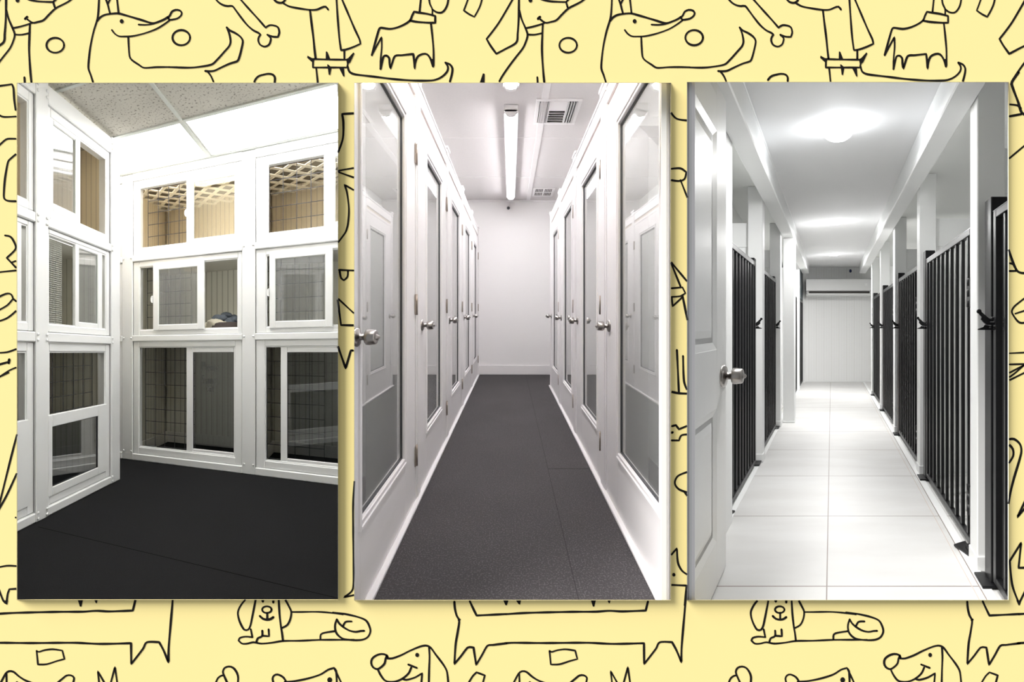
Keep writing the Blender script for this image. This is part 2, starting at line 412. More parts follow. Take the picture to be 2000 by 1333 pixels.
    draw(900, 0, .165, [
        (l, 18, [(110, -80), (60, 60), (35, 125), (100, 170), (160, 200), (200, 130), (235, 50), (265, -80)]),
        (l, 22, [(655, -80), (540, 120), (450, 270), (370, 380), (305, 462), (350, 540), (420, 638), (520, 585), (655, 505), (672, 400), (685, 200), (688, -80)]),
        (l, 20, [(690, 120), (720, 230), (765, 335), (790, 410), (775, 480), (735, 570), (650, 680), (560, 800), (480, 920), (440, 1000)]),
        (l, 19, [(765, 335), (860, 315), (960, 285), (1000, 268)]), (l, 19, [(790, 410), (870, 412), (955, 395)]), (l, 22, [(970, 290), (965, 400), (960, 600), (975, 850), (990, 1000)]),
        (l, 20, [(940, 230), (1000, 270), (1060, 262), (1130, 240), (1190, 180), (1250, 120), (1290, 90), (1370, 50), (1440, 10), (1520, -60)]), (l, 26, [(912, 225), (938, 200)]),
        (l, 20, [(860, -50), (960, -5), (1050, 15), (1150, 22), (1245, 25), (1265, 90)]), (l, 20, [(1245, 25), (1310, -40)]),
        ('d', 23, [(823, 5)]), ('c', 20, [(1270, 537), (104, 88)]), (l, 20, [(905, 915), (910, 1000)]), ('f', 0, [(225, 978), (262, 870), (282, 875), (280, 978)])])
    # lower band
    draw(330, 1165, .17, [
        (l, 20, [(880, 40), (830, 100), (795, 170), (795, 230), (820, 310), (865, 385), (910, 385), (935, 340), (955, 250), (975, 150), (997, 40)]),
        (l, 20, [(940, 380), (958, 470)]),
        (l, 19, [(960, 472), (880, 465), (815, 480), (800, 510), (840, 545), (900, 545), (970, 530), (1060, 545), (1180, 535), (1310, 515), (1500, 512), (1750, 502), (2130, 502)]),
        (l, 20, [(1005, 530), (1020, 485), (1070, 458), (1072, 395)]), (l, 20, [(1075, 455), (1150, 460), (1145, 380)]),
        (l, 20, [(1262, 40), (1270, 200), (1285, 340), (1300, 430), (1310, 515)]), (l, 20, [(1338, 40), (1380, 120), (1405, 180), (1395, 260), (1360, 330), (1300, 365)]),
        (l, 17, [(1405, 182), (1500, 182), (1700, 180), (1850, 190), (2000, 210)]), (l, 20, [(1740, 500), (1745, 440), (1790, 420), (1905, 402)]),
        ('c', 20, [(1125, 155), (54, 38)]), (l, 22, [(1130, 190), (1130, 265)]), (l, 24, [(1045, 228), (1080, 260), (1130, 270), (1170, 262), (1200, 240)]),
        (l, 26, [(1080, 30), (1080, 62)]), (l, 26, [(1200, 30), (1200, 72)]),
        (l, 20, [(520, 1060), (540, 990), (565, 940), (600, 915), (625, 910)]),
        (l, 21, [(700, 1060), (640, 930), (620, 870), (640, 825), (690, 808), (740, 825), (780, 880), (795, 940), (785, 1060)]),
        (l, 20, [(1220, 1060), (1190, 950), (1210, 910), (1250, 900), (1310, 930), (1345, 980)]),
        (l, 20, [(1330, 985), (1450, 975), (1600, 945), (1740, 900), (1830, 845), (1895, 825), (1920, 860), (1930, 1060)]), (l, 18, [(1905, 840), (2010, 1060)]),
        ('d', 28, [(1847, 962)])])
    draw(640, 1165, .17, [
        (l, 20, [(105, 265), (85, 330), (90, 400), (120, 450), (180, 490), (300, 505), (400, 500), (460, 470), (490, 410), (480, 350), (440, 280), (350, 240), (200, 205), (60, 188)]),
        (l, 20, [(105, 265), (130, 310), (180, 355), (250, 395), (320, 410), (380, 400), (420, 398)]), (l, 19, [(175, 345), (200, 300), (230, 290), (275, 290)]),
        (l, 22, [(690, 705), (670, 675), (620, 664), (560, 680), (510, 720), (500, 770), (520, 815), (570, 838), (620, 810), (655, 770), (665, 720), (682, 680)]),
        (l, 20, [(680, 715), (740, 715), (840, 680), (940, 630), (1060, 580), (1130, 568), (1180, 590), (1240, 670), (1330, 790), (1370, 870), (1390, 1060)]),
        (l, 20, [(1165, 590), (1170, 700), (1165, 850), (1160, 1060)]), (l, 20, [(575, 840), (610, 910), (660, 970), (730, 985), (800, 975), (870, 940), (930, 885), (960, 820)]),
        (l, 20, [(925, 785), (1025, 825)]), (l, 20, [(860, 950), (900, 962), (1000, 935), (1085, 885), (1070, 1060)]), ('d', 22, [(1028, 675)]),
        (l, 19, [(1580, 1060), (1665, 920), (1710, 875), (1805, 910), (1765, 1060)]),
        (l, 22, [(1455, 30), (1460, 130), (1480, 220), (1510, 280), (1495, 400), (1470, 550), (1455, 780), (1530, 690), (1610, 590), (1675, 590), (1690, 690), (1705, 790), (1770, 680), (1835, 570), (1900, 560), (2060, 540)]),
        (l, 24, [(1505, 275), (1516, 268)]), (l, 22, [(1620, 30), (1670, 140), (1710, 222), (1900, 213), (2060, 205)])])
    draw(960, 1165, .17, [
        (l, 22, [(160, 207), (400, 192), (900, 180), (1200, 178), (1350, 168), (1500, 175), (1770, 165), (1805, 30)]),
        (l, 22, [(150, 541), (250, 535), (600, 538), (1100, 535), (1400, 548), (1750, 540), (1752, 780), (1830, 680), (1890, 600), (1932, 530), (2072, 528), (2122, 620), (2180, 760), (2182, 600), (2202, 350), (2230, 30), (2236, -60)]),
        (l, 18, [(665, 628), (690, 640), (760, 620), (850, 610), (960, 625), (985, 722), (900, 745), (780, 782), (680, 785), (672, 700), (665, 628)]),
        (l, 20, [(220, 1060), (310, 890), (350, 862), (400, 870), (460, 920), (530, 965), (620, 1000), (700, 1020)]), (l, 18, [(318, 890), (322, 1060)]), ('d', 16, [(440, 995)]),
        (l, 20, [(840, 1050), (960, 950), (1010, 912), (1060, 910), (1095, 940), (1075, 1030)]), (l, 18, [(1390, 1060), (1368, 862), (1480, 1060)]), (l, 18, [(1500, 1060), (1565, 815), (1600, 1060)]),
        ('f', 0, [(135, 48), (195, 48), (176, 104), (160, 104)]), ('f', 0, [(280, 48), (338, 48), (328, 96), (312, 92)]), ('f', 0, [(1142, 48), (1198, 48), (1180, 120), (1164, 120)]), ('f', 0, [(1332, 48), (1366, 48), (1358, 82), (1346, 80)])])
    # narrow strips beside and between the openings
    G = .2247
    draw(0, 150, G, [(l, 15, [(-60, 88), (60, 72), (105, 65), (118, 100), (125, 200), (137, 290)]), (l, 14, [(-60, 300), (15, 345), (60, 350), (150, 345)]),
        (l, 13, [(-40, 630), (40, 555), (70, 540), (150, 540)]), (l, 15, [(150, 665), (80, 725), (68, 750), (45, 880), (35, 1000), (38, 1060), (75, 1080), (150, 1083)])], (0,))
    draw(0, 440, G, [(l, 15, [(45, 90), (90, 100), (120, 140), (137, 205), (60, 285), (150, 380)]), (l, 13, [(100, 325), (150, 308)]), (l, 13, [(-60, 415), (80, 400), (150, 393)]),
        (l, 14, [(-60, 650), (50, 598), (95, 600), (115, 640), (60, 700), (-60, 765)]), (l, 15, [(115, 640), (150, 670)]), (l, 13, [(-60, 850), (60, 810), (150, 738)]),
        (l, 13, [(-60, 1112), (60, 1105), (150, 1075)]), (l, 16, [(-40, 1222), (75, 1190)]), (l, 20, [(82, 1168), (76, 1200)]), (l, 13, [(-40, 1345), (80, 1265), (150, 1235)])], (0,))
    draw(0, 730, .339, [(l, 9, [(0, 18), (50, -5)]), (l, 10, [(-20, 810), (0, 740), (30, 620), (65, 480), (100, 345)]), (l, 10, [(-10, 790), (40, 700), (100, 570)]), ('d', 5, [(92, 830)]),
        (l, 9, [(-30, 1122), (40, 1108), (102, 1110)]), (l, 10, [(-6, 1245), (20, 1310), (38, 1326), (45, 1270), (55, 1243), (102, 1240)])], (0,))
    draw(655, 150, G, [(l, 17, [(170, 318), (60, 325), (70, 400), (65, 540), (24, 660)]), (l, 14, [(170, 792), (28, 818), (30, 830), (170, 880)]), (l, 14, [(170, 992), (80, 940), (100, 1000), (118, 1150), (110, 1280), (95, 1340)])], (0,))
    draw(655, 440, G, [(l, 13, [(108, 0), (90, 60), (24, 152)]), (l, 15, [(20, 390), (170, 395)]), (l, 16, [(38, 400), (50, 460), (75, 480), (105, 450), (110, 400)]), (l, 13, [(20, 635), (170, 775)]),
        (l, 16, [(20, 640), (50, 870), (170, 872)]), (l, 17, [(20, 1045), (90, 1245), (135, 1090), (170, 1090)])], (0,))
    draw(655, 730, .339, [(l, 10, [(110, 620), (102, 780), (104, 1000), (101, 1240), (50, 1290), (114, 1275)])], (0,))
    draw(1306, 150, .381, [(l, 9, [(8, 180), (40, 215), (98, 225)]), (l, 9, [(8, 473), (60, 470), (90, 490), (80, 525), (50, 535), (8, 530)]), (l, 8, [(60, 530), (98, 627)]), (l, 9, [(8, 946), (98, 1055)]),
        (l, 9, [(12, 955), (60, 1075)]), (l, 8, [(8, 1086), (70, 1080), (85, 1110), (60, 1125), (8, 1130)]), (l, 9, [(15, 1130), (20, 1178), (70, 1130)]), (l, 10, [(70, 1120), (98, 1262)])], (0,))
    draw(1306, 650, .3976, [(l, 9, [(40, 85), (50, 300)]), (l, 9, [(70, 115), (75, 240), (94, 292)]), (l, 10, [(8, 290), (50, 298), (96, 300)]), (l, 9, [(8, 462), (35, 455), (50, 475), (96, 456)]), (l, 9, [(96, 500), (62, 505), (50, 530), (8, 530)]),
        (l, 10, [(8, 495), (20, 490)]), (l, 9, [(96, 683), (45, 705), (30, 740), (50, 770), (96, 787)]), (l, 9, [(75, 780), (94, 808)]), (l, 9, [(8, 1098), (40, 1060), (45, 1130), (65, 1170), (96, 1192)]), ('d', 8, [(25, 1190)]), (l, 9, [(8, 1240), (88, 1243), (78, 1340)])], (0,))
    draw(1960, 150, G, [(l, 20, [(130, -40), (70, 50), (80, 100), (125, 220), (155, 310), (200, 335), (330, 350)]), (l, 15, [(40, 240), (120, 250), (150, 275)]), (l, 17, [(40, 347), (155, 325)]), (l, 13, [(40, 718), (180, 600), (300, 500)])], (0,))
    draw(1960, 440, G, [(l, 19, [(40, 205), (120, 400), (240, 415)]), (l, 14, [(40, 328), (90, 345), (105, 390)]), (l, 16, [(40, 400), (110, 398)]), (l, 15, [(240, 590), (100, 700), (72, 740), (75, 770), (140, 848), (240, 835)]),
        (l, 13, [(100, 770), (240, 725)]), (l, 12, [(40, 1115), (240, 1105)]), (l, 14, [(40, 1212), (240, 1206)]), (l, 13, [(40, 1290), (180, 1215), (100, 1285), (40, 1330)])], (0,))
    draw(1960, 730, .339, [(l, 10, [(26, 42), (150, -20)]), (l, 12, [(26, 380), (60, 378), (95, 410), (100, 460), (60, 600), (40, 680), (26, 765)]), (l, 12, [(26, 405), (52, 435), (54, 475), (26, 522)]), (l, 12, [(140, 700), (78, 828), (140, 755)]),
        (l, 11, [(35, 1080), (100, 975), (85, 1120), (150, 1118)]), (l, 11, [(35, 1080), (50, 1220), (88, 1326), (130, 1240)])], (0,))
    # keep the recalculated normals of the ribbons facing the room
    o = struct('wall_front', bm, M['paper'], label='pale yellow papered wall printed with black line drawings of dogs, around three tall openings', mats=[M['ink']])
    for p in o.data.polygons: pass
    return o
build_front_wall()
# raised splayed rims round the three openings
RIMP = .019
for n_, o in enumerate(OPEN):
    bm = new_bm(); rings = []
    for (d, t) in ((-RIMP, 0), (.012, 0), (.012, .0006), (-RIMP, .0005)):
        s = (DW+d)/(DW-RIMP) if True else 1
        x0, x1 = wx(o[0])*(DW-RIMP)/DW*s, wx(o[1])*(DW-RIMP)/DW*s
        z0, z1 = HC+(wz(o[3])-HC)*(DW-RIMP)/DW*s, HC+(wz(o[2])-HC)*(DW-RIMP)/DW*s
        rings.append([bm.verts.new(c) for c in ((x0-t, DW+d, z0-t), (x1+t, DW+d, z0-t), (x1+t, DW+d, z1+t), (x0-t, DW+d, z1+t))])
    for a, b in zip(rings, rings[1:]+rings[:1]):
        for i in range(4): bm.faces.new((a[i], a[(i+1) % 4], b[(i+1) % 4], b[i]))
    struct('trim_%d' % (n_+1), bm, M['rim'], label=('thin white rim round the left opening', 'thin white rim round the middle opening', 'thin white rim round the right opening')[n_])

# ------------------------------------------------------------ ROOM 1: cat cages with sliding windows
CB, CA = -1.86, 3.514              # planes of the left bank and of the back bank
CZ = 1.745
cR, sR = R1.rot
def bw(px, py=None, A=CA):
    t = (px-R1.cx)/R1.f; y = A/(cR+sR*t); x = t*y
    B = cR*x-sR*y
    return B if py is None else (R1.H-py)*y/R1.f
def lw(px, py=None, B=CB):
    t = (px-R1.cx)/R1.f; y = B/(cR*t-sR)
    A = (y+sR*B)/cR
    return A if py is None else (R1.H-py)*y/R1.f
def inv(room, X, Y):
    v = room.A.inverted() @ Vector((X, Y, 0)); return v.x, v.y
def wall_seg(name, room, p, q, z0, z1, m, th=.02, label=None):
    p, q = Vector(p), Vector(q); d = (q-p).normalized(); n = Vector((d.y, -d.x))*th
    pts = [inv(room, *c) for c in (p, q, q+n, p+n)]
    bm = new_bm(); prism(bm, pts, 2, z0, z1)
    return struct(name, bm, m, room, label=label)
W0 = DW+.013
poly1 = [(-3.9, W0), (-.5535, W0), (-1.585, 5.95), (-5.34, 7.78), (-4.16, 2.75)]
loc1 = [inv(R1, *c) for c in poly1]
bm = new_bm(); prism(bm, loc1, 2, FZ-.03, FZ)
fl = struct('floor', bm, M['rubber'], R1, label='black rubber matting floor in the left room')
# seam between two mats
bm = new_bm()
def fpt(px, py, f, cx, H, rot=None):
    y = f*HC/(py-H); x = (px-cx)*y/f
    return (cR*x-sR*y, sR*x+cR*y) if rot else (x, y)
a = Vector(fpt(75, 1030, 815., 346., 688., 1)); b = Vector(fpt(655, 1168, 815., 346., 688., 1)); d = (b-a).normalized(); n = Vector((-d.y, d.x))*.0016
a -= d*.0; b += d*.2
prism(bm, [a+n, b+n, b-n, a-n], 2, FZ, FZ+.0007)
obj('mat_seam', bm, M['seam'], fl, R1, (0, 0, 0))
bm = new_bm(); prism(bm, loc1, 2, CZ, CZ+.03)
struct('ceiling', bm, M['actile'], R1, label='speckled beige tile ceiling of the left room')
wall_seg('wall_right', R1, poly1[1], poly1[2], FZ, CZ, M['vinyl'], .004, 'white partition at the right of the left room')
wall_seg('wall_back', R1, poly1[2], poly1[3], FZ, CZ, M['corr'], -.02, 'wall behind the cage bank')
wall_seg('wall_left', R1, poly1[3], poly1[4], FZ, CZ, M['vinyl'], -.02, 'wall behind the left cage bank')
wall_seg('wall_left', R1, poly1[4], poly1[0], FZ, CZ, M['vinyl'], -.02)
wall_seg('wall_front', R1, (-3.9, W0), (-1.60, W0), FZ, CZ, M['vinyl'], -.02)
# ceiling bars
bm = new_bm()
BARA = (2.2, 2.87)
for A_ in BARA: box(bm, -1.95, -.17 if A_ > 2.5 else -.5, A_-.012, A_+.012, CZ-.010, CZ+.002)
for B_ in (-1.27,): box(bm, B_-.012, B_+.012, 1.9, CA, CZ-.011, CZ+.002)
box(bm, -2.9, -.17, CA-.03, CA, CZ-.012, CZ+.002)
struct('trim_4', bm, M['tbar'], R1, label='pale bars of the tiled ceiling')
for (b0, b1, lb) in ((-2.45, -1.285, 'white lit ceiling panel in the corner between the two cage banks'), (-1.255, -.17, 'white lit ceiling panel above the back bank, right of the cross bar')):
    t = thing('ceiling_light', lb, 'ceiling light', R1, ((b0+b1)/2, 3.18, CZ), 'lit ceiling panels of the left room')
    bs = ((b0+b1)/2, 3.18, CZ)
    bm = new_bm(); box(bm, b0+.012, b1-.012, 2.895, 3.475, CZ-.006, CZ-.002, .001); obj('diffuser', bm, M['panel_on'], t, R1, bs)
    bm = new_bm(); frame_w = .012
    for q in ((b0, b0+.012, 2.883, 3.487), (b1-.012, b1, 2.883, 3.487), (b0+.012, b1-.012, 2.883, 2.895), (b0+.012, b1-.012, 3.475, 3.487)): box(bm, q[0], q[1], q[2], q[3], CZ-.008, CZ-.001)
    obj('light_frame', bm, M['tbar'], t, R1, bs)

t = thing('ceiling_light', 'unseen lit panel added over the near floor to brighten the cages', 'ceiling light', R1, (-.9, 1.5, CZ), 'lit ceiling panels of the left room')  # added panel out of view, brightens window fronts and cage interiors
bm = new_bm(); box(bm, -1.45, -.45, 1.25, 1.80, CZ-.006, CZ-.002, .001); obj('diffuser', bm, M['panel_on'], t, R1, (-.9, 1.5, CZ))
bm = new_bm(); box(bm, -1.47, -.43, 1.23, 1.25, CZ-.008, CZ-.001); box(bm, -1.47, -.43, 1.80, 1.82, CZ-.008, CZ-.001); obj('light_frame', bm, M['tbar'], t, R1, (-.9, 1.5, CZ))

class Side:
    """one bank: turns (along, depth, z) into room coordinates"""
    def __init__(s, kind): s.kind = kind; s.ax = 1 if kind == 'back' else 0
    def d(s, t): return CA+t if s.kind == 'back' else CB-t
    def bx(s, bm, a0, a1, t0, t1, z0, z1, bev=0.):
        if s.kind == 'back': box(bm, a0, a1, s.d(t0), s.d(t1), z0, z1, bev)
        else: box(bm, s.d(t0), s.d(t1), a0, a1, z0, z1, bev)
    def fr(s, bm, t0, t1, a0, a1, z0, z1, w4, bev=.004): frame(bm, s.ax, s.d(t0), s.d(t1), a0, a1, z0, z1, *w4, bev)
    def pt(s, a, t, z): return (a, s.d(t), z) if s.kind == 'back' else (s.d(t), a, z)
SB, SL = Side('back'), Side('left')
def bolt(par, S, a, z, base):
    bm = new_bm(); n = (0, -1, 0) if S.kind == 'back' else (1, 0, 0)
    lathe(bm, S.pt(a, -.001, z), n, [(.010, 0), (.0098, .003), (.007, .006), (.003, .0075)], 10)
    obj('bolt', bm, M['vinyl2'], par, R1, base)
def window(S, outer, wf, sashes, inner=None, wire=None, label='', wmat='wire', wstep=(.11, .115), wr=.0022, group=None):
    a0, a1, z0, z1 = outer; base = S.pt((a0+a1)/2, .02, z0)
    t = thing('sliding_window', label, 'window', R1, base, group)
    bm = new_bm()
    S.fr(bm, .010, .085, a0, a1, z0, z1, wf, .004)
    il, ir, ib, it = a0+wf[0], a1-wf[1], z0+wf[2], z1-wf[3]
    S.fr(bm, .016, .03, il-.001, ir+.001, ib-.001, it+.001, (.010, .010, .010, .010), .002)      # inner step of the frame
    obj('window_frame', bm, M['vinyl'], t, R1, base)
    for sh in sashes:
        sa0, sa1, sz0, sz1, w4, dep, gm, hd = sh
        bm = new_bm(); S.fr(bm, dep, dep+.028, sa0, sa1, sz0, sz1, w4, .004)
        g0, g1, h0, h1 = sa0+w4[0], sa1-w4[1], sz0+w4[2], sz1-w4[3]
        so = obj('sash', bm, M['vinyl'], t, R1, base)
        bm = new_bm(); S.fr(bm, dep+.006, dep+.016, g0-.001, g1+.001, h0-.001, h1+.001, (.004, .004, .004, .004), 0)
        obj('gasket', bm, M['gasket'] if gm == 'darkglass' else M['tbar'], so, R1, base)
        bm = new_bm(); S.bx(bm, g0, g1, dep+.010, dep+.014, h0, h1); obj('pane', bm, M[gm], so, R1, base)
        if hd is not None:
            ha, hz = hd; bm = new_bm()
            pts = []
            for i in range(9):
                an = -math.pi/2+math.pi*i/8
                pts.append((hz+.034*math.sin(an), .020*math.cos(an)))
            if S.kind == 'back': prism(bm, [(ha-.5*0 - q[1], q[0]) for q in pts], 1, S.d(dep-.012), S.d(dep+.004))
            else: prism(bm, [(ha+q[1], q[0]) for q in pts], 0, S.d(dep-.012), S.d(dep+.004))
            obj('handle', bm, M['vinyl'], so, R1, base)
    if wire:
        wa0, wa1, wz0, wz1 = wire; bm = new_bm(); D = .075
        n = max(1, round((wa1-wa0)/wstep[0])); m = max(1, round((wz1-wz0)/wstep[1]))
        for i in range(n+1):
            a = wa0+(wa1-wa0)*i/n; S.bx(bm, a-wr, a+wr, D, D+2*wr, wz0, wz1)
        for j in range(m+1):
            z = wz0+(wz1-wz0)*j/m; S.bx(bm, wa0, wa1, D-2*wr, D, z-wr, z+wr)
        obj('wire_guard', bm, M[wmat], t, R1, base)
    return t

# --- back bank
b259, b473, b498 = bw(259), bw(472.5), bw(498.5)
pitch = b498-b259
BR = -.195
posts = [(bw(238.5), b259), (b473, b498), (BR, BR)]
bank = thing('cage_bank', 'white bank of cat cages across the back of the left room', 'cage bank', R1, (b259, CA, FZ), None)
base = (b259, CA, FZ)
for i, (p0, p1) in enumerate([(posts[0][0]-pitch, posts[0][1]-pitch)]+posts[:2]):
    bm = new_bm(); SB.bx(bm, p0, p1, 0, .10, FZ, CZ-.012, .004)
    po = obj('post', bm, M['vinyl2'], bank, R1, base)
    if i in (1, 2):
        for z in (.135, .915):
            bolt(po, SB, p0+.018, z, base); bolt(po, SB, p1-.018, z, base)
        bolt(po, SB, p0+.018, -.965, base); bolt(po, SB, p1-.018, -.965, base)
CAGE_FILL = [emit('fill_strip_bright', (1, .97, .92), 16.0), emit('fill_strip', (1, 1, .95), 5.0), emit('fill_strip_dim', (1, 1, .95), 2.6)]  # glow of the fill strips added to brighten each cage row
RL = [(FZ, -.985), (.102, .160), (.876, .936), (1.662, 1.735)]
bays = [(posts[0][1]-pitch, posts[0][0]), (posts[0][1], posts[1][0]), (posts[1][1], posts[2][0])]
for (a0, a1) in bays:
    for (z0, z1) in RL:
        bm = new_bm(); SB.bx(bm, a0-.001, a1+.001, -.006, .06, z0, z1, .006); obj('rail', bm, M['vinyl'], bank, R1, base)
    for (z0, z1, mm) in ((FZ+.0, FZ+.02, 'rubber'), (.10, .125, 'shelf'), (.88, .905, 'shelf')):
        bm = new_bm(); SB.bx(bm, a0-.10, min(a1+.10, BR), .09, .80, z0, z1); obj('shelf', bm, M[mm], bank, R1, base)
    for (z0, z1, mm) in ((FZ+.02, .10, 'corr'), (.125, .88, 'corr'), (.905, 1.70, 'tan')):
        bm = new_bm(); SB.bx(bm, a0-.10, min(a1+.10, BR), .80, .815, z0, z1); obj('back_panel', bm, M[mm], bank, R1, base)
    bm = new_bm(); SB.bx(bm, a0-.1, min(a1+.1, BR), .79, .80, FZ+.02, FZ+.14, .003); SB.bx(bm, a0-.016, a0, .10, .79, FZ+.02, FZ+.14, .003); obj('skirting', bm, M['shelf'], bank, R1, base)
    for z_, e_ in ((1.655, 0), (.862, 1), (.085, 2)):
        bm = new_bm(); SB.bx(bm, a0+.02, min(a1-.02, BR), .088, .118, z_, z_+.014); obj('cage_fill', bm, CAGE_FILL[e_], bank, R1, base)  # added strip hidden above the window, brightens the cage
    # slatted lattice roof
    bm = new_bm(); L0, L1, D0, D1, s = a0-.08, min(a1+.08, BR), .10, .78, .13
    zz = 1.60
    import itertools
    def clipseg(p, q):
        # clip to rectangle
        (x0, y0), (x1, y1) = p, q; t0, t1 = 0., 1.
        dx, dy = x1-x0, y1-y0
        for pp, qq in ((-dx, x0-L0), (dx, L1-x0), (-dy, y0-D0), (dy, D1-y0)):
            if pp == 0:
                if qq < 0: return None
            else:
                r = qq/pp
                if pp < 0: t0 = max(t0, r)
                else: t1 = min(t1, r)
        if t0 >= t1: return None
        return (x0+dx*t0, y0+dy*t0), (x0+dx*t1, y0+dy*t1)
    for dirn, z in ((1, zz), (-1, zz+.006)):
        c = -3.0
        while c < 4.0:
            p = (L0-1, D0+c-dirn*1.0*.0) ; q = (L1+1, D0+c+dirn*(L1-L0+2)) if dirn > 0 else (L1+1, D0+c-(L1-L0+2))
            cs = clipseg(p, q)
            if cs:
                (x0, y0), (x1, y1) = cs; d = Vector((x1-x0, y1-y0))
                if d.length > .03:
                    d.normalize(); n = Vector((-d.y, d.x))*.019
                    pts = [(x0+n.x, SB.d(y0+n.y)), (x1+n.x, SB.d(y1+n.y)), (x1-n.x, SB.d(y1-n.y)), (x0-n.x, SB.d(y0-n.y))]
                    prism(bm, pts, 2, z, z+.006)
            c += s*1.41
    obj('lattice_roof', bm, M['lattice'], bank, R1, base)
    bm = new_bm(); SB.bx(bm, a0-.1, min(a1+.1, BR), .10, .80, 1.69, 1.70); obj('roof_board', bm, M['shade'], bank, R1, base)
for i, (p0, p1) in enumerate([(posts[0][0]-pitch, 0)]+posts[:2]):
    c = p0+.06
    for (z0, z1, mm) in ((FZ+.02, .10, 'corr'), (.125, .88, 'corr'), (.905, 1.70, 'tan')):
        bm = new_bm(); SB.bx(bm, c-.02, c+.02, .10, .80, z0, z1); obj('partition', bm, M[mm], bank, R1, base)
# --- windows of the back bank, low / middle / top
def wb(px0, px1, z0, z1): return (bw(px0), bw(px1), z0, z1)
G1 = 'sliding windows of the back cage bank'
def sash(S, p0, p1, z0, z1, g0, g1, h0, h1, dep, gm, hd=None):
    f = bw if S is SB else lw
    return (f(p0), f(p1), z0, z1, (f(g0)-f(p0), f(p1)-f(g1), h0-z0, z1-h1), dep, gm, hd)
w1 = window(SB, (b259+.004, b473-.004, -.982, .099), (.058, .058, .060, .050),
       [sash(SB, 362, 463, -.925, .047, 375, 455, -.885, -.003, .022, 'darkglass')], wire=(bw(277), bw(375), -.91, .04),
       label='low sliding window with grey handwriting on its dark pane, bottom of the back bank', group=G1)
window(SB, (b259+.004, b473-.004, .163, .873), (.066, .033, .046, .052),
       [sash(SB, 299, 399, .205, .830, 310, 385.5, .2565, .777, -.004, 'dimglass', (bw(299), .50))], wire=(bw(280), bw(368), .22, .81),
       label='middle sliding window of the back bank, open on the right to a pet bed', group=G1)
window(SB, (b259+.004, b473-.004, .940, 1.658), (.066, .045, .060, .066),
       [sash(SB, 362, 468, 1.0, 1.592, 376, 457, 1.036, 1.556, .022, 'glass', (bw(363), 1.28))], wire=(bw(282), bw(365), 1.005, 1.585),
       label='top sliding window left of the central post, lattice and lamp reflection behind', group=G1)
r2 = posts[2][0]
window(SB, (b498+.004, r2, -.982, .099), (bw(517)-b498-.004, .003, .060, .050),
       [(bw(547), r2-.002, -.925, .047, (bw(560)-bw(547), .003, .040, .050), .022, 'darkglass', None)], wire=(bw(518), bw(632), -.91, .04),
       label='low sliding window right of the central post, narrow gap at its left', group=G1)
window(SB, (b498+.004, r2, .163, .873), (bw(519)-b498-.004, .003, .046, .052),
       [sash(SB, 526, 650, .200, .832, 537.5, 635.5, .2565, .777, -.004, 'dimglass', (bw(526), .50))], wire=(bw(519), bw(630), .22, .81),
       label='middle sliding window right of the central post with a grey pane', group=G1)
window(SB, (b498+.004, r2, .940, 1.658), (bw(522)-b498-.004, .003, .060, .066),
       [(bw(632), r2-.002, 1.0, 1.592, (bw(654)-bw(632), .003, .036, .036), .022, 'glass', None)], wire=(bw(523), bw(634), 1.005, 1.585),
       label='top sliding window at the right, wire grid under cream lattice', group=G1)
for (z0, z1, wz, lb) in ((-.982, .099, (-.91, .04), 'lowest window sliver behind the end of the left bank'), (.163, .873, (.22, .81), 'middle window sliver behind the end of the left bank'), (.940, 1.658, (1.005, 1.585), 'top window sliver behind the end of the left bank')):
    o0, o1 = bays[0]
    window(SB, (o0+.004, o1-.004, z0, z1), (.066, .03, .05, .06), [(o0+.06, o0+.50, z0+.04, z1-.04, (.05, .05, .04, .04), .022, 'glass', None)], wire=(o0+.45, o1-.03, wz[0], wz[1]), label=lb, group=G1)
# handwriting on the low dark pane: strokes in a 0..1 wide line box
LET = {
 'P': [[(0, 0), (.05, 1)], [(.02, .95), (.45, .98), (.55, .75), (.4, .55), (.05, .5)]],
 'l': [[(.1, 1), (.12, 0)]], 'h': [[(.05, 1), (.1, 0)], [(.1, .4), (.3, .55), (.4, .35), (.42, 0)]],
 'e': [[(.05, .3), (.4, .35), (.35, .55), (.12, .5), (.05, .2), (.2, 0), (.45, .08)]],
 'a': [[(.42, .5), (.15, .5), (.05, .2), (.2, 0), (.4, .15)], [(.42, .55), (.42, .1), (.52, 0)]],
 's': [[(.4, .5), (.15, .52), (.1, .35), (.4, .22), (.35, .02), (.05, .02)]], 'S': [[(.45, .9), (.1, .9), (.1, .6), (.45, .4), (.4, .02), (.05, .05)]],
 'u': [[(.08, .55), (.08, .08), (.3, .02), (.42, .2)], [(.42, .55), (.45, .0)]],
 'm': [[(.05, .55), (.06, 0)], [(.06, .4), (.18, .55), (.26, .4), (.26, 0)], [(.26, .4), (.4, .55), (.47, .4), (.48, 0)]],
 'r': [[(.1, .55), (.12, 0)], [(.12, .35), (.25, .52), (.42, .5)]],
 'C': [[(.5, .85), (.25, 1), (.05, .6), (.1, .15), (.3, 0), (.5, .12)]], 't': [[(.25, .9), (.25, .05), (.35, 0)], [(.05, .6), (.48, .62)]]}
bm = new_bm()
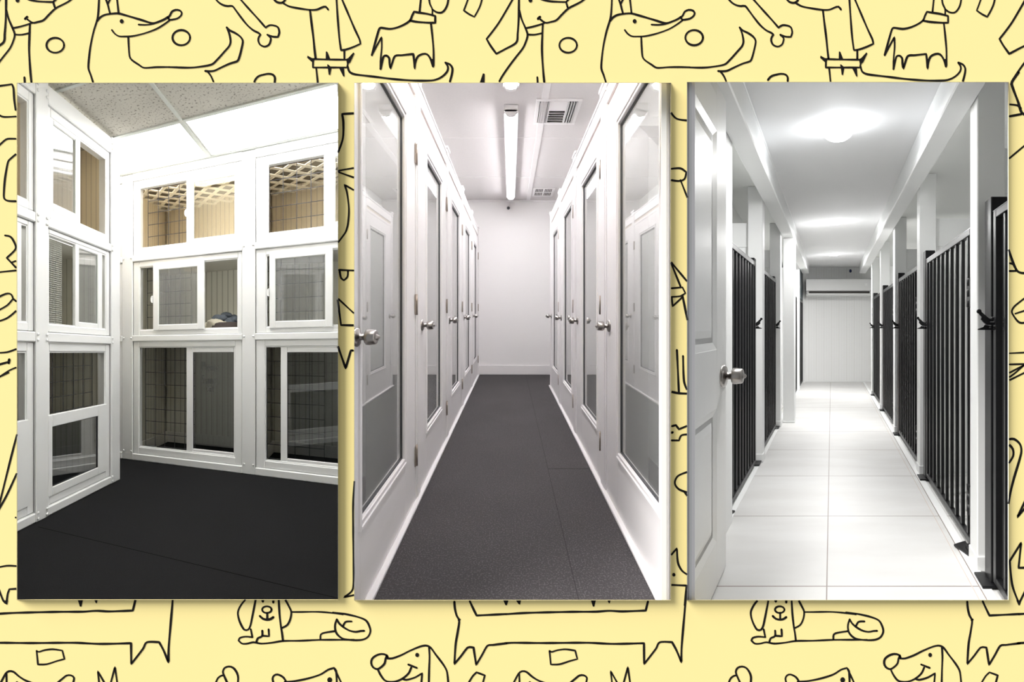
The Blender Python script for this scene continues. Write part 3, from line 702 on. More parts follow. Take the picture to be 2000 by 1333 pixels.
def scribble(word, px0, px1, z0, z1):
    n = len(word); 
    for i, ch in enumerate(word):
        a0 = bw(px0)+(bw(px1)-bw(px0))*i/n; wd = (bw(px1)-bw(px0))/n*1.55
        for st in LET[ch]:
            for p, q in zip(st, st[1:]):
                x0, y0 = a0+p[0]*wd, z0+p[1]*(z1-z0); x1, y1 = a0+q[0]*wd, z0+q[1]*(z1-z0)
                d = Vector((x1-x0, y1-y0))
                if d.length < 1e-5: continue
                nrm = Vector((-d.y, d.x)).normalized()*.0021; d = d.normalized()*.0018
                prism(bm, [(x0-d.x+nrm.x, y0-d.y+nrm.y), (x1+d.x+nrm.x, y1+d.y+nrm.y), (x1+d.x-nrm.x, y1+d.y-nrm.y), (x0-d.x-nrm.x, y0-d.y-nrm.y)], 1, CA+.0305, CA+.0318)
zf = lambda py: (R1.H-py)*3.68/R1.f
scribble('Phease', 391.5, 425, zf(725), zf(708)); scribble('Summer', 391.5, 425, zf(751), zf(734)); scribble('Cat', 400, 417, zf(767), zf(755))
wr_ = obj('handwriting', bm, M['marker'], w1, R1, SB.pt((b259+b473)/2, .02, -.982)); wr_['label'] = 'grey marker handwriting on the dark pane'
# --- left bank
pL = [(lw(69), lw(93)), (lw(216.5), lw(233))]
pitL = pL[1][0]-pL[0][0]
lbase = (CB, pL[0][0], FZ)
lbank = thing('cage_bank', 'white bank of cat cages along the left wall, nearer the viewer', 'cage bank', R1, lbase)
RLL = [(FZ, -.992), (.062, .125), (.800, .862), (1.59, 1.71)]
lp = [(pL[0][0]-pitL, pL[0][1]-pitL)]+pL
for i, (p0, p1) in enumerate(lp):
    bm = new_bm(); SL.bx(bm, p0, p1, -.008, .10, FZ, 1.72, .004); po = obj('post', bm, M['vinyl2'], lbank, R1, lbase)
    if i:
        for z in (.075, .110, .812, .85, -1.03, -.995, 1.62, 1.66):
            for a in ((p0+.014, p1-.014) if i == 1 else (p0+.012,)):
                q = SL.pt(a, -.009, z); bm = new_bm(); lathe(bm, q, (1, 0, 0), [(.010, 0), (.0098, .003), (.007, .006), (.003, .0075)], 10); obj('bolt', bm, M['vinyl2'], po, R1, lbase)
lb_ = [(lp[0][1], lp[1][0]), (lp[1][1], lp[2][0])]
for (a0, a1) in lb_:
    for (z0, z1) in RLL:
        bm = new_bm(); SL.bx(bm, a0-.001, a1+.001, -.006, .06, z0, z1, .006); obj('rail', bm, M['vinyl'], lbank, R1, lbase)
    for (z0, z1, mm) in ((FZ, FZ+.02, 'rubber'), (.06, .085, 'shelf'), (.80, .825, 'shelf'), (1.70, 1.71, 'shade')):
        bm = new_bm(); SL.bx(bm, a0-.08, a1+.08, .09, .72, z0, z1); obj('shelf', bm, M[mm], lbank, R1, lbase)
    for (z0, z1, mm) in ((FZ+.02, .06, 'corr'), (.085, .80, 'corr'), (.825, 1.70, 'tan')):
        bm = new_bm(); SL.bx(bm, a0-.08, a1+.08, .72, .735, z0, z1); obj('back_panel', bm, M[mm], lbank, R1, lbase)
for (a0, a1) in lb_:
    for z_, e_ in ((1.66, 1), (.780, 1), (.042, 2)):
        bm = new_bm(); SL.bx(bm, a0+.02, a1-.02, .088, .118, z_, z_+.014); obj('cage_fill', bm, CAGE_FILL[e_], lbank, R1, lbase)  # same added brightening strips for the left bank
for i, (p0, p1) in enumerate(lp):
    for (z0, z1, mm) in ((FZ+.02, .06, 'corr'), (.085, .80, 'corr'), (.825, 1.70, 'tan')):
        bm = new_bm(); c = (p0+p1)/2+(.02 if i == 2 else 0); SL.bx(bm, c-.015, c+.015, .10, .72, z0, z1); obj('partition', bm, M[mm], lbank, R1, lbase)
A0, A1 = pL[0][1]+.004, pL[1][0]-.004
G2 = 'sliding windows of the left cage bank'
t1 = window(SL, (A0, A1, .868, 1.587), (.035, .040, .05, .06), [sash(SL, 99, 160.5, .92, 1.545, 108, 151, .977, 1.4985, .014, 'dimglass')],
       label='top window of the left bank with bright reflections in its left pane', group=G2)
t2 = window(SL, (A0, A1, .130, .797), (.02, .045, .048, .03), [sash(SL, 150.5, 203, .165, .782, 158, 194.5, .2146, .743, .014, 'dimglass')], wire=(lw(96), lw(137), .17, .79), wmat='tbar', wstep=(.014, .014), wr=.0008,
       label='middle window of the left bank with a fine mesh screen at left', group=G2)
t3 = window(SL, (A0, A1, -.988, .058), (.025, .055, .050, .055), [(A0+.012, A1-.045, -.935, -.408, (lw(104)-A0-.012, A1-.045-lw(193), .056, .080), .004, 'darkglass', None)], wire=(lw(97), lw(196), -.41, .0),
       label='lowest window of the left bank, wire grid above a dark blue pane', group=G2)
for src, lb in ((t1, 'top window of the left bank at the very left edge'), (t2, 'middle window of the left bank at the very left edge'), (t3, 'lowest window of the left bank at the very left edge')):
    copy_thing(src, R1.A @ Vector((0, -pitL, 0)), lb)
# --- pet bed and blanket on the middle shelf
def blob(bm, c, r, seed=0, n=14, jit=.10):
    rnd = random.Random(seed); rings = []
    top = bm.verts.new((c[0], c[1], c[2]+r[2])); bot = bm.verts.new((c[0], c[1], c[2]-r[2]))
    for i in range(1, 8):
        ph = math.pi*i/8
        rings.append([bm.verts.new((c[0]+r[0]*math.sin(ph)*math.cos(a)*(1+rnd.uniform(-jit, jit)), c[1]+r[1]*math.sin(ph)*math.sin(a)*(1+rnd.uniform(-jit, jit)), c[2]+r[2]*math.cos(ph)*(1+rnd.uniform(-jit, jit)))) for a in [2*math.pi*k/n for k in range(n)]])
    for a, b in zip(rings, rings[1:]):
        for i in range(n): bm.faces.new((a[i], a[(i+1) % n], b[(i+1) % n], b[i])).smooth = True
    for i in range(n):
        bm.faces.new((top, rings[0][(i+1) % n], rings[0][i])).smooth = True; bm.faces.new((bot, rings[-1][i], rings[-1][(i+1) % n])).smooth = True
bcx = bw(437, A=3.76); bz = .125
bb = (bcx, 3.76, bz)
bed = thing('pet_bed', 'dark brown round pet bed with slate blue cushion in the open middle cage', 'pet bed', R1, bb)
bm = new_bm(); lathe(bm, (bcx+.05, 3.78, bz), (0, 0, 1), [(.16, 0), (.20, .03), (.215, .09), (.205, .135), (.185, .145), (.165, .13), (.15, .09), (.02, .08)], 28); obj('bed_rim', bm, M['basket'], bed, R1, bb)
bm = new_bm()
for i in range(7):
    a = i*2*math.pi/7; blob(bm, (bcx+.01+.08*math.cos(a), 3.80+.08*math.sin(a), bz+.17+.02*math.sin(a*2)), (.062, .062, .045), i)
blob(bm, (bcx+.01, 3.80, bz+.215), (.06, .06, .04), 9)
obj('cushion', bm, M['cushion'], bed, R1, bb)
bm = new_bm()
for i, (dx, dy, dz, s) in enumerate(((-.13, -.06, .10, .07), (-.05, -.12, .125, .07), (.04, -.14, .11, .05), (-.17, -.02, .05, .06), (.15, .05, .17, .06), (-.10, -.12, .05, .07))):
    blob(bm, (bcx+dx*1.05, 3.77+dy, bz+dz+.01), (s*1.2, s*.9, s*.65), 20+i, jit=.16)
tag(obj('blanket', bm, M['cream'], None, R1, (bcx-.1, 3.70, bz)), 'rumpled cream fleece blanket spilling over the front of the brown bed', 'blanket')

# ------------------------------------------------------------ ROOM 2: corridor of glazed white kennel doors
XL, XR, YE = -.515, .545, 5.90
C2 = 1.745
YS = (W0)/R2.k+.002
bm = new_bm(); fw = [(-.545, W0), (.555, W0), (.97, 3.5), (.97, YE*R2.k), (-.97, YE*R2.k), (-.93, 3.5)]
loc2 = [inv(R2, *c) for c in fw]
prism(bm, loc2, 2, FZ-.03, FZ); f2 = struct('floor', bm, M['rubber2'], R2, label='speckled charcoal rubber floor of the middle corridor')
bm = new_bm(); box(bm, .245, .2468, YS, YE, FZ, FZ+.0006); box(bm, .2475, .52, 2.42, 2.424, FZ, FZ+.0006)
obj('mat_seam', bm, M['seam2'], f2, R2, (0, 0, 0))
bm = new_bm(); prism(bm, loc2, 2, C2, C2+.03); struct('ceiling', bm, M['ceil2'], R2, label='white board ceiling of the middle corridor')
wall_seg('wall_right', R2, fw[1], fw[2], FZ, C2, M['cellwall'], .006); wall_seg('wall_right', R2, fw[2], fw[3], FZ, C2, M['cellwall'], .01)
wall_seg('wall_back', R2, fw[3], fw[4], FZ, C2, M['wall2'], .02, 'plain pale end wall of the middle corridor')
wall_seg('wall_left', R2, fw[4], fw[5], FZ, C2, M['cellwall'], .01); wall_seg('wall_left', R2, fw[5], fw[0], FZ, C2, M['cellwall'], .006)
bm = new_bm(); box(bm, -.51, .95, YE-.014, YE, FZ, FZ+.15, .004); struct('baseboard_back', bm, M['white2'], R2, label='white baseboard of the end wall')
# ceiling battens and cornice
bm = new_bm()
for y in (3.75, 4.86): box(bm, -.95 if y > 3 else -.6, .95, y-.004, y+.004, C2-.004, C2+.001)
box(bm, .255, .315, YS+.05, YE, C2-.007, C2+.001, .002)
box(bm, -.95, .95, YE-.02, YE, C2-.03, C2, .004)
struct('trim_5', bm, M['white2'], R2, label='flat battens on the corridor ceiling')
def glazed_door(side, y0, y1, g0, g1, label, group):
    o = 1 if side == 'L' else -1
    xf = XL if side == 'L' else XR
    z0, z1 = -1.025, 1.10
    base = (xf, y0, z0)
    t = thing('kennel_door', label, 'door', R2, base, group)
    X = lambda d: xf+o*d
    bm = new_bm(); frame(bm, 0, X(-.035), X(0), y0+.003, y1-.003, z0, z1, g0-y0-.003, y1-.003-g1, -.745-z0, z1-.95, .002)
    obj('door_frame', bm, M['white2'], t, R2, base)
    bm = new_bm()
    frame(bm, 0, X(-.016), X(.009), g0-.014, g1+.014, -.759, .964, .014, .014, .014, .014, .003)
    frame(bm, 0, X(-.016), X(.004), g0, g1, -.745, .95, .010, .010, .018, .018, .003)
    obj('glazing_bead', bm, M['white2'], t, R2, base)
    bm = new_bm(); frame(bm, 0, X(-.020), X(-.010), g0+.008, g1-.008, -.729, .934, .010, .010, .010, .010, 0)
    obj('gasket', bm, M['gasket'], t, R2, base)
    bm = new_bm(); box(bm, X(-.019), X(-.015), g0+.006, g1-.006, -.73, .935); obj('pane', bm, M['dimglass2'], t, R2, base)
    hy = y1+.002 if side == 'L' else y0-.002
    for hz in (.838, .024, -.793):
        bm = new_bm(); box(bm, X(.002), X(.006), hy-.022, hy+.024, hz-.055, hz+.055, .001)
        h = obj('hinge', bm, M['brass'], t, R2, base)
        bm = new_bm(); tube(bm, (X(.008), hy, hz-.056), (X(.008), hy, hz+.056), .0055, 8); obj('pin', bm, M['brass'], h, R2, base)
    ky = y0+.045 if side == 'L' else y1-.055
    kz = -.094
    bm = new_bm(); lathe(bm, (X(0), ky, kz), (o, 0, 0), [(.033, 0), (.033, .003), (.028, .008), (.013, .011), (.0105, .016), (.0105, .034)], 22)
    k = obj('rose', bm, M['nickel'], t, R2, base)
    bm = new_bm(); lathe(bm, (X(.030), ky, kz), (o, 0, 0), [(.010, 0), (.0225, .0015), (.0262, .005), (.0268, .009), (.0266, .015), (.0240, .0335), (.0238, .0338), (.0222, .0362), (.0218, .0364), (.0105, .0366), (.0104, .0366), (.0085, .041), (.0082, .0412), (.0045, .0475), (.002, .048)], 36)
    obj('knob', bm, M['nickel'], t, R2, base)
    return t
M['stall_fill_on'] = emit('lit_stall_fill', (1, .985, .98), 30.0)  # glow of the fill strips added in the stalls
M['dimglass2'] = glass_mat('grey_glass', (.95, .96, .955), boost=1.5, reflection_veil=.08)  # veil lightens the panes in place of reflected corridor light
KY = R2.A @ Vector((0, .955, 0))
GL, GR = 'glazed kennel doors on the left side', 'glazed kennel doors on the right side'
glazed_door('L', 1.188, 1.995, 1.262, 1.80, 'nearest left glazed white door, its big pane mirroring the doors opposite', GL)
d2 = glazed_door('L', 2.10, 2.95, 2.25, 2.755, 'second glazed white door on the left, behind the nearest one', GL)
for i, lb in enumerate(('third glazed white door on the left side of the corridor', 'fourth glazed white door on the left side of the corridor', 'farthest left glazed white door, beside the end wall')):
    copy_thing(d2, KY*(i+1), lb)
r1 = glazed_door('R', 1.258, 2.088, 1.335, 1.872, 'nearest right glazed white door with the knob at its far edge', GR)
r2_ = glazed_door('R', 2.213, 3.043, 2.305, 2.815, 'second glazed white door on the right side of the corridor', GR)
for i, lb in enumerate(('third glazed white door on the right side of the corridor', 'farthest right glazed white door, last before the end wall')):
    copy_thing(r2_, KY*(i+1), lb)
# posts with caps between the doors
def dpost(side, y0, y1, label):
    o = 1 if side == 'L' else -1; xf = XL if side == 'L' else XR; X = lambda d: xf+o*d; base = (xf, y0, -1.03)
    t = thing('door_post', label, 'post', R2, base, 'white posts between the kennel doors')
    bm = new_bm(); box(bm, X(-.05), X(.005), y0, y1, -1.03, 1.30, .003); box(bm, X(.004), X(.009), y0+.02, y1-.02, -1.03, 1.10, .002); obj('shaft', bm, M['white2'], t, R2, base)
    bm = new_bm(); box(bm, X(-.055), X(.016), y0-.008, y1+.008, 1.285, 1.31, .004); box(bm, X(-.05), X(.010), y0-.003, y1+.003, 1.24, 1.285, .003); obj('cap', bm, M['white2'], t, R2, base)
    return t
ORD = ('first', 'second', 'third', 'fourth', 'fifth')
for i in range(5):
    dpost('L', 1.998+.955*i, min(2.097+.955*i, YE), 'white post on the left side, behind the %s door' % ORD[i])
dpost('R', YS+.004, 1.255, 'white post at the right edge before the first right door')
for i in range(4):
    dpost('R', 2.091+.955*i, 2.210+.955*i if i < 3 else 5.02, 'white post on the right side, behind the %s door' % ORD[i])
for side, o, xf, ye in (('left', 1, XL, YE), ('right', -1, XR, 5.02)):
    X = lambda d: xf+o*d
    bm = new_bm(); box(bm, X(-.045), X(0), YS, ye, 1.165, 1.272, .003); box(bm, X(-.045), X(0), YS, ye, 1.10, 1.135, .003); box(bm, X(-.05), X(.006), YS, ye, 1.255, 1.275, .003)
    h = struct('trim_%d' % (6 if side == 'left' else 7), bm, M['white2'], R2, label='white header board over the %s row of doors' % side)
    bm = new_bm(); box(bm, X(-.04), X(-.012), YS, ye, 1.134, 1.166); obj('recess_strip', bm, M['groove2'], h, R2, (0, 0, 0))
    bm = new_bm(); box(bm, X(-.05), X(.024), YS, ye, FZ, FZ+.016, .003); box(bm, X(-.05), X(.0), YS, ye, FZ+.016, -1.027)
    struct('baseboard_%s' % side, bm, M['white2'], R2, label='low white plinth under the %s row of doors' % side)
    # stall dividers
    for i in range(5 if side == 'left' else 4):
        y = 2.047+.955*i if side == 'left' else 2.15+.955*i
        if side == 'right' and i == 3: y = 4.99
        if side == 'left' and i == 4: continue
        bm = new_bm(); xo = (.70 if i == 0 and 0 else .93)
        box(bm, X(-.05), o*-1*(.80 if i == 0 else .95), y-.015, y+.015, FZ, 1.20, .003)
        struct('wall_divider', bm, M['cellwall'], R2, label='stall divider behind the %s row' % side)
# tube lamps, vents, camera
for y0, y1, lb in ((3.14, 5.58, 'long white tube lamp on the corridor ceiling'), (1.22, 2.80, 'near tube lamp at the top edge of the middle opening')):
    bs = (.005, y0, C2); t = thing('tube_lamp', lb, 'ceiling lamp', R2, bs, 'tube lamps of the middle corridor')
    bm = new_bm(); box(bm, -.058, .068, y0, y1, C2-.064, C2, .004); obj('housing', bm, M['white2'], t, R2, bs)
    bm = new_bm(); pts = [(-.045, C2-.045), (-.043, C2-.065), (-.03, C2-.088), (.005, C2-.096), (.04, C2-.088), (.053, C2-.065), (.055, C2-.045)]
    prism(bm, pts, 1, y0+.03, y1-.03); obj('diffuser', bm, M['tube_on'], t, R2, bs)
    for e in (y0, y1-.03):
        bm = new_bm(); prism(bm, [(a*1.02, b) for a, b in pts], 1, e, e+.03); obj('end_cap', bm, M['white2'], t, R2, bs)
for x, y1_, lb in ((-.572, 5.6, 'unseen fill strip added inside the left stalls, behind the header board'), (.602, 4.8, 'unseen fill strip added inside the right stalls, behind the header board')):
    bs = (x, 1.4, 1.05); t = thing('stall_fill', lb, 'fill light', R2, bs, 'added fill strips inside the stalls')  # added out of sight to lift the stall interiors behind the glass
    bm = new_bm(); box(bm, x-.02, x+.02, 1.4, y1_, 1.04, 1.10, .002); obj('housing', bm, M['white2'], t, R2, bs)
    bm = new_bm(); box(bm, x-.015, x+.015, 1.41, y1_-.01, 1.025, 1.041); obj('diffuser', bm, M['stall_fill_on'], t, R2, bs)
def vent(x0, x1, y0, y1, label, kind):
    bs = ((x0+x1)/2, (y0+y1)/2, C2); t = thing('ceiling_vent', label, 'vent', R2, bs)
    bm = new_bm(); box(bm, x0+.02, x1-.02, y0+.02, y1-.02, C2-.002, C2-.0005); obj('throat', bm, M['ventdark'], t, R2, bs)
    bm = new_bm()
    for q in ((x0, x1, y0, y0+.032), (x0, x1, y1-.032, y1), (x0, x0+.032, y0+.032, y1-.032), (x1-.032, x1, y0+.032, y1-.032)): box(bm, *q, C2-.010, C2, .002)
    obj('vent_frame', bm, M['white2'], t, R2, bs)
    bm = new_bm()
    if kind == 'big':
        w = x1-x0-.06; xa, xb = x0+.03+w*.27, x1-.03-w*.27
        for i in range(4):
            for s_, e_ in ((x0+.030, xa), (xb, x1-.03)):
                x = s_+(e_-s_)*(i+.5)/4
                prism(bm, [(x-.004, C2-.018), (x-.001, C2-.019), (x+.005, C2-.003), (x+.002, C2-.002)] if s_ < xa-.01 and s_ == x0+.03 else [(x+.004, C2-.018), (x+.001, C2-.019), (x-.005, C2-.003), (x-.002, C2-.002)], 1, y0+.03, y1-.03)
        for x in (xa, xb): box(bm, x-.004, x+.004, y0+.03, y1-.03, C2-.018, C2-.002)
        for i in range(5):
            y = y0+.19+(y1-y0-.22)*(i+.5)/5*1.0
            prism(bm, [(y-.011, C2-.018), (y-.007, C2-.019), (y+.006, C2-.003), (y+.002, C2-.002)], 0, xa+.004, xb-.004)
        box(bm, xa+.004, xb-.004, y0+.03, y0+.17, C2-.014, C2-.010)
    else:
        for i in range(12):
            x = x0+.035+(x1-x0-.07)*i/11
            if i == 6: continue
            box(bm, x-.004, x+.004, y0+.03, y1-.03, C2-.008, C2-.002)
        box(bm, (x0+x1)/2-.006, (x0+x1)/2+.016, y0+.03, y1-.03, C2-.009, C2-.002)
        box(bm, x0+.03, x1-.03, (y0+y1)/2-.008, (y0+y1)/2+.008, C2-.009, C2-.002)
    obj('louvres', bm, M['white2'], t, R2, bs)
vent(.215, .60, 3.05, 3.47, 'square white ceiling vent with louvres beside the long tube lamp', 'big')
vent(.33, .645, 5.30, 5.68, 'small flat ceiling vent near the end wall', 'small')
bs = (-.032, YE, 1.62); t = thing('security_camera', 'small white camera with black lens on the pale end wall', 'camera', R2, bs)
bm = new_bm(); lathe(bm, (-.032, YE, 1.625), (0, -1, 0), [(.03, 0), (.03, .012), (.012, .018), (.012, .04)], 16); obj('mount', bm, M['white2'], t, R2, bs)
bm = new_bm(); blob(bm, (-.032, YE-.055, 1.60), (.036, .022, .038), 3, jit=0); obj('housing', bm, M['white2'], t, R2, bs)
bm = new_bm(); lathe(bm, (-.032, YE-.072, 1.597), (0, -1, -.15), [(.024, 0), (.024, .006), (.015, .012), (.004, .014)], 16); obj('lens', bm, M['gasket'], t, R2, bs)
bm = new_bm(); tube(bm, (-.012, YE-.006, 1.63), (-.008, YE-.006, C2-.02), .005, 6); tube(bm, (-.008, YE-.026, C2-.034), (.36, YE-.026, C2-.034), .005, 6)
tag(obj('cable', bm, M['cellwall'], None, R2, (-.012, YE-.006, 1.63)), 'thin pale cable running up from the small camera to the ceiling', 'cable')

# ------------------------------------------------------------ ROOM 3: tiled corridor of black barred gates
C3, S3 = 1.148, 1.10               # corridor ceiling, stall ceiling
Y3 = 7.46
bm = new_bm(); w3 = [(.574, W0), (2.45, W0), (8.0, Y3*R3.k), (5.03, Y3*R3.k), (1.02, 3.55)]
loc3 = [inv(R3, *c) for c in w3]
prism(bm, loc3, 2, FZ-.03, FZ); f3 = struct('floor', bm, M['tile'], R3, label='pale tiled floor of the right corridor')
bm = new_bm(); prism(bm, loc3, 2, C3, C3+.03); struct('ceiling', bm, M['ceil3'], R3, label='smooth white ceiling of the right corridor')
wall_seg('wall_right', R3, w3[1], w3[2], FZ, C3, M['stall3'], .02, 'outer wall behind the right stalls')
wall_seg('wall_back', R3, w3[2], w3[3], FZ, C3, M['tg3'], .02, 'white tongue and groove end wall of the right corridor')
wall_seg('wall_left', R3, w3[3], w3[4], FZ, C3, M['stall3'], .015, 'outer wall behind the left stalls')
wall_seg('wall_left', R3, w3[4], w3[0], FZ, C3, M['white3'], .008)
wall_seg('wall_front', R3, (1.60, W0), (2.45, W0), FZ, C3, M['white3'], -.02)
bm = new_bm(); box(bm, -.545, 1.3, Y3-.012, Y3, FZ, FZ+.035, .003); struct('baseboard_back', bm, M['white3'], R3, label='thin white skirting under the panelled end wall')
YN = W0/R3.k+.003
# lower stall ceilings
for s_, x0, x1 in (('left', -1.05, -.53), ('right', .62, 1.36)):
    bm = new_bm()
    y0 = YN if s_ == 'right' else 2.12
    box(bm, x0, x1, y0, Y3, S3, C3+.001)
    struct('trim_%d' % (8 if s_ == 'left' else 9), bm, M['stall3'], R3, label='lower stall ceiling on the %s side' % s_)
bm = new_bm(); box(bm, -.535, -.412, YN, Y3-.35, .987, C3, .006); box(bm, -.43, -.405, YN, Y3-.35, C3-.012, C3, .004)
struct('trim_10', bm, M['white3'], R3, label='white boxed beam over the left gates')
bm = new_bm(); box(bm, .509, .626, YN, Y3-.35, .987, C3, .006)
struct('trim_11', bm, M['white3'], R3, label='white boxed beam over the right gates')
bm = new_bm(); box(bm, .600, .640, YN, Y3-.02, FZ, FZ+.006, .001); box(bm, -.60, -.545, 2.1, Y3-.02, FZ, FZ+.004, .001)
struct('trim_12', bm, M['white3'], R3, label='white threshold strips along both rows of gates')
bm = new_bm(); box(bm, .568, .5705, YN, Y3-.02, FZ, FZ+.0012); obj('edge_joint', bm, M['groove2'], f3, R3, (0, 0, 0))
bm = new_bm(); box(bm, -.555, -.535, YN+.02, 2.10, FZ, C3, .002); struct('wall_left', bm, M['white3'], R3, label='white wall beside the open door')
# white posts
def wpost(x0, x1, y0, y1, z1, label):
    bs = ((x0+x1)/2, (y0+y1)/2, FZ); t = thing('white_post', label, 'post', R3, bs, 'white posts between the black gates')
    bm = new_bm(); box(bm, x0, x1, y0, y1, FZ+.002, z1, .004); obj('shaft', bm, M['white3'], t, R3, bs)
    bm = new_bm(); box(bm, x0-.005, x1+.005, y0-.006, y1+.005, FZ+.001, FZ+.065, .003); obj('base_collar', bm, M['white3'], t, R3, bs)
    return t
LBL = ('nearest', 'second', 'third', 'fourth', 'farthest')
RY = [1.676, 2.772, 3.87, 4.97, 6.07]
for i, y in enumerate(RY):
    wpost(.628, .748, y, y+.088, S3, '%s white post of the right row of gates' % LBL[i])
for y, lb in ((3.03, 'nearest white post of the left row, beside the first black gate'), (4.10, 'second white post of the left row, just before the pillar'), (6.50, 'farthest white post of the left row, near the end wall'), (5.3, 'hidden')):
    if lb == 'hidden': continue
    wpost(-.652, -.536, y, y+.088, S3, lb)
bs = (-.47, 4.33, FZ); bm = new_bm(); box(bm, -.534, -.407, 4.28, 4.42, FZ+.001, .987, .006); box(bm, -.538, -.403, 4.276, 4.424, FZ+.001, FZ+.02, .003)
tag(obj('pillar', bm, M['white3'], None, R3, bs), 'broad white pillar under the left beam, standing into the corridor', 'pillar')
# dividers between stalls
for i, y in enumerate(RY):
    bm = new_bm(); box(bm, .746, 1.34+.0, y+.03, y+.05, FZ, .585, 0); o_ = struct('wall_divider', bm, M['tg3'], R3, label='panelled divider behind a right post')
    bm = new_bm(); box(bm, .746, 1.34, y+.025, y+.055, .585, .785, .002); obj('cap_panel', bm, M['white3'], o_, R3, (0, 0, 0))
for y in (3.03, 4.10, 5.3, 6.5):
    bm = new_bm(); box(bm, -.82, -.650, y+.03, y+.05, FZ, .63, 0); o_ = struct('wall_divider', bm, M['tg3'], R3, label='panelled divider behind a left post')
    bm = new_bm(); box(bm, -.82, -.650, y+.025, y+.055, .63, .82, .002); obj('cap_panel', bm, M['white3'], o_, R3, (0, 0, 0))
# gates
def gate(side, y0, y1, ztop, nb, label, hinges=True):
    s_ = 1 if side == 'R' else -1
    xa, xb = (.648, .676) if side == 'R' else (-.598, -.570)
    face = xa if side == 'R' else xb
    bs = ((xa+xb)/2, y0, FZ+.03); t = thing('barred_gate', label, 'gate', R3, bs, 'black barred gates on the %s side' % ('right' if side == 'R' else 'left'))
    bm = new_bm(); frame(bm, 0, xa, xb, y0, y1, -1.020, ztop, .026, .026, .030, .030, .002); obj('gate_frame', bm, M['black'], t, R3, bs)
    bm = new_bm(); box(bm, xa-.001, xb+.001, y0, y1, ztop-.001, ztop+.002); obj('top_edge', bm, M['blackrail'], t, R3, bs)
    for i in range(nb):
        y = y0+.026+(y1-y0-.052)*(i+.5)/nb if nb > 3 else y0+.05+.085*(i+1)
        bm = new_bm(); box(bm, (xa+xb)/2-.009, (xa+xb)/2+.009, y-.009, y+.009, -.99, ztop-.030, .002); obj('bar', bm, M['black'], t, R3, bs)
    if hinges:
        for z in (.16, -.80):
            bm = new_bm(); f_ = face-s_*.010
            for dz in (-.05, 0, .05): tube(bm, (f_, y0+.004, z+dz-.018), (f_, y0+.004, z+dz+.018), .010, 8)
            box(bm, f_-.004, f_+s_*.012, y0-.022, y0+.03, z-.065, z+.065, .001)
            obj('hinge', bm, M['black'], t, R3, bs)
    return t
def lpost(side, y0, label, far=False):
    s_ = 1 if side == 'R' else -1
    x0, x1 = (.645, .712) if side == 'R' else (-.655, -.585)
    inx = x0 if side == 'R' else x1
    bs = ((x0+x1)/2, y0, FZ); t = thing('latch_post', label, 'post', R3, bs, 'black latch posts on the %s side' % ('right' if side == 'R' else 'left'))
    bm = new_bm(); box(bm, x0, x1, y0, y0+.066, FZ+.010, .53, .003); obj('shaft', bm, M['black'], t, R3, bs)
    bm = new_bm(); box(bm, inx-s_*.042, inx+s_*.07, y0-.02, y0+.075, FZ+.006, FZ+.016, .002); obj('foot_plate', bm, M['black'], t, R3, bs)
    # toggle latch: bracket, lever, hook
    bm = new_bm(); yl = y0-.004; z = .02; X = lambda d: inx-s_*d
    box(bm, X(-.045), X(.006), yl-.012, yl+.006, z-.030, z-.020, .001); box(bm, X(-.045), X(.004), yl-.012, yl+.006, z+.012, z+.022, .001)
    for dz in (-.026, .016):
        for dx in (-.035, -.006): lathe(bm, (X(dx), yl-.010, z+dz+.001), (0, -1, 0), [(.008, 0), (.008, .004), (.004, .007)], 8)
    k = obj('latch', bm, M['black'], t, R3, bs)
    bm = new_bm(); prism(bm, [(X(-.004), z-.010), (X(.0), z+.012), (X(.018), z+.016), (X(.030), z+.026), (X(.052), z+.046), (X(.060), z+.040), (X(.055), z+.030), (X(.048), z+.022), (X(.050), z+.012), (X(.038), z-.002), (X(.026), z-.010)], 1, yl-.020, yl-.014)
    n = 14; ring = [[], []]
    lathe(bm, (X(.057), yl-.021, z+.044), (0, 1, 0), [(.0045, 0), (.009, 0), (.009, .008), (.0045, .008)], 12)
    obj('lever', bm, M['black'], k, R3, bs)
    bm = new_bm(); prism(bm, [(X(-.002), z-.030), (X(.060), z-.030), (X(.060), z-.026), (X(.040), z-.018), (X(.034), z-.010), (X(-.002), z-.016)], 1, yl-.016, yl-.010); obj('hook', bm, M['black'], k, R3, bs)
    bm = new_bm(); tube(bm, (X(-.048), yl-.018, z+.002), (X(.014), yl-.018, z+.002), .0028, 6)
    for dx, dz in ((-.050, .020), (-.050, -.022), (.012, -.020), (-.012, .018)): lathe(bm, (X(dx), yl-.012, z+dz), (0, -1, 0), [(.006, 0), (.006, .003), (.003, .005)], 8)
    obj('rod', bm, M['blackrail'], k, R3, bs)
    return t
gate('R', YN+.004, 1.560, .465, 2, 'black barred gate cut off by the right edge of the opening', hinges=False)
g1 = gate('R', 1.80, 2.662, .465, 9, 'large black barred gate between the nearest and second right posts')
p1_ = lpost('R', 1.572, 'black latch post at the far right edge, toggle latch across the nearest white post')
KR = R3.A @ Vector((0, 1.099, 0))
copy_thing(p1_, KR*.9985, 'black latch post in front of the second white post of the right row')
for i, lb in enumerate(('black barred gate between the second and third right posts', 'black barred gate between the third and fourth right posts', 'small far black gate between the fourth and farthest right posts')):
    copy_thing(g1, KR*(i+1), lb)
for i, lb in enumerate(('black latch post in front of the third white post of the right row', 'black latch post in front of the fourth white post of the right row', 'black latch post in front of the farthest white post of the right row')):
    copy_thing(p1_, KR*(i+2), lb)
gl = gate('L', 2.135, 2.93, .487, 9, 'large black barred gate beside the open white door')
pl = lpost('L', 2.95, 'black latch post of the left row, before the nearest left white post')
KL = R3.A @ Vector((0, 1.065, 0))
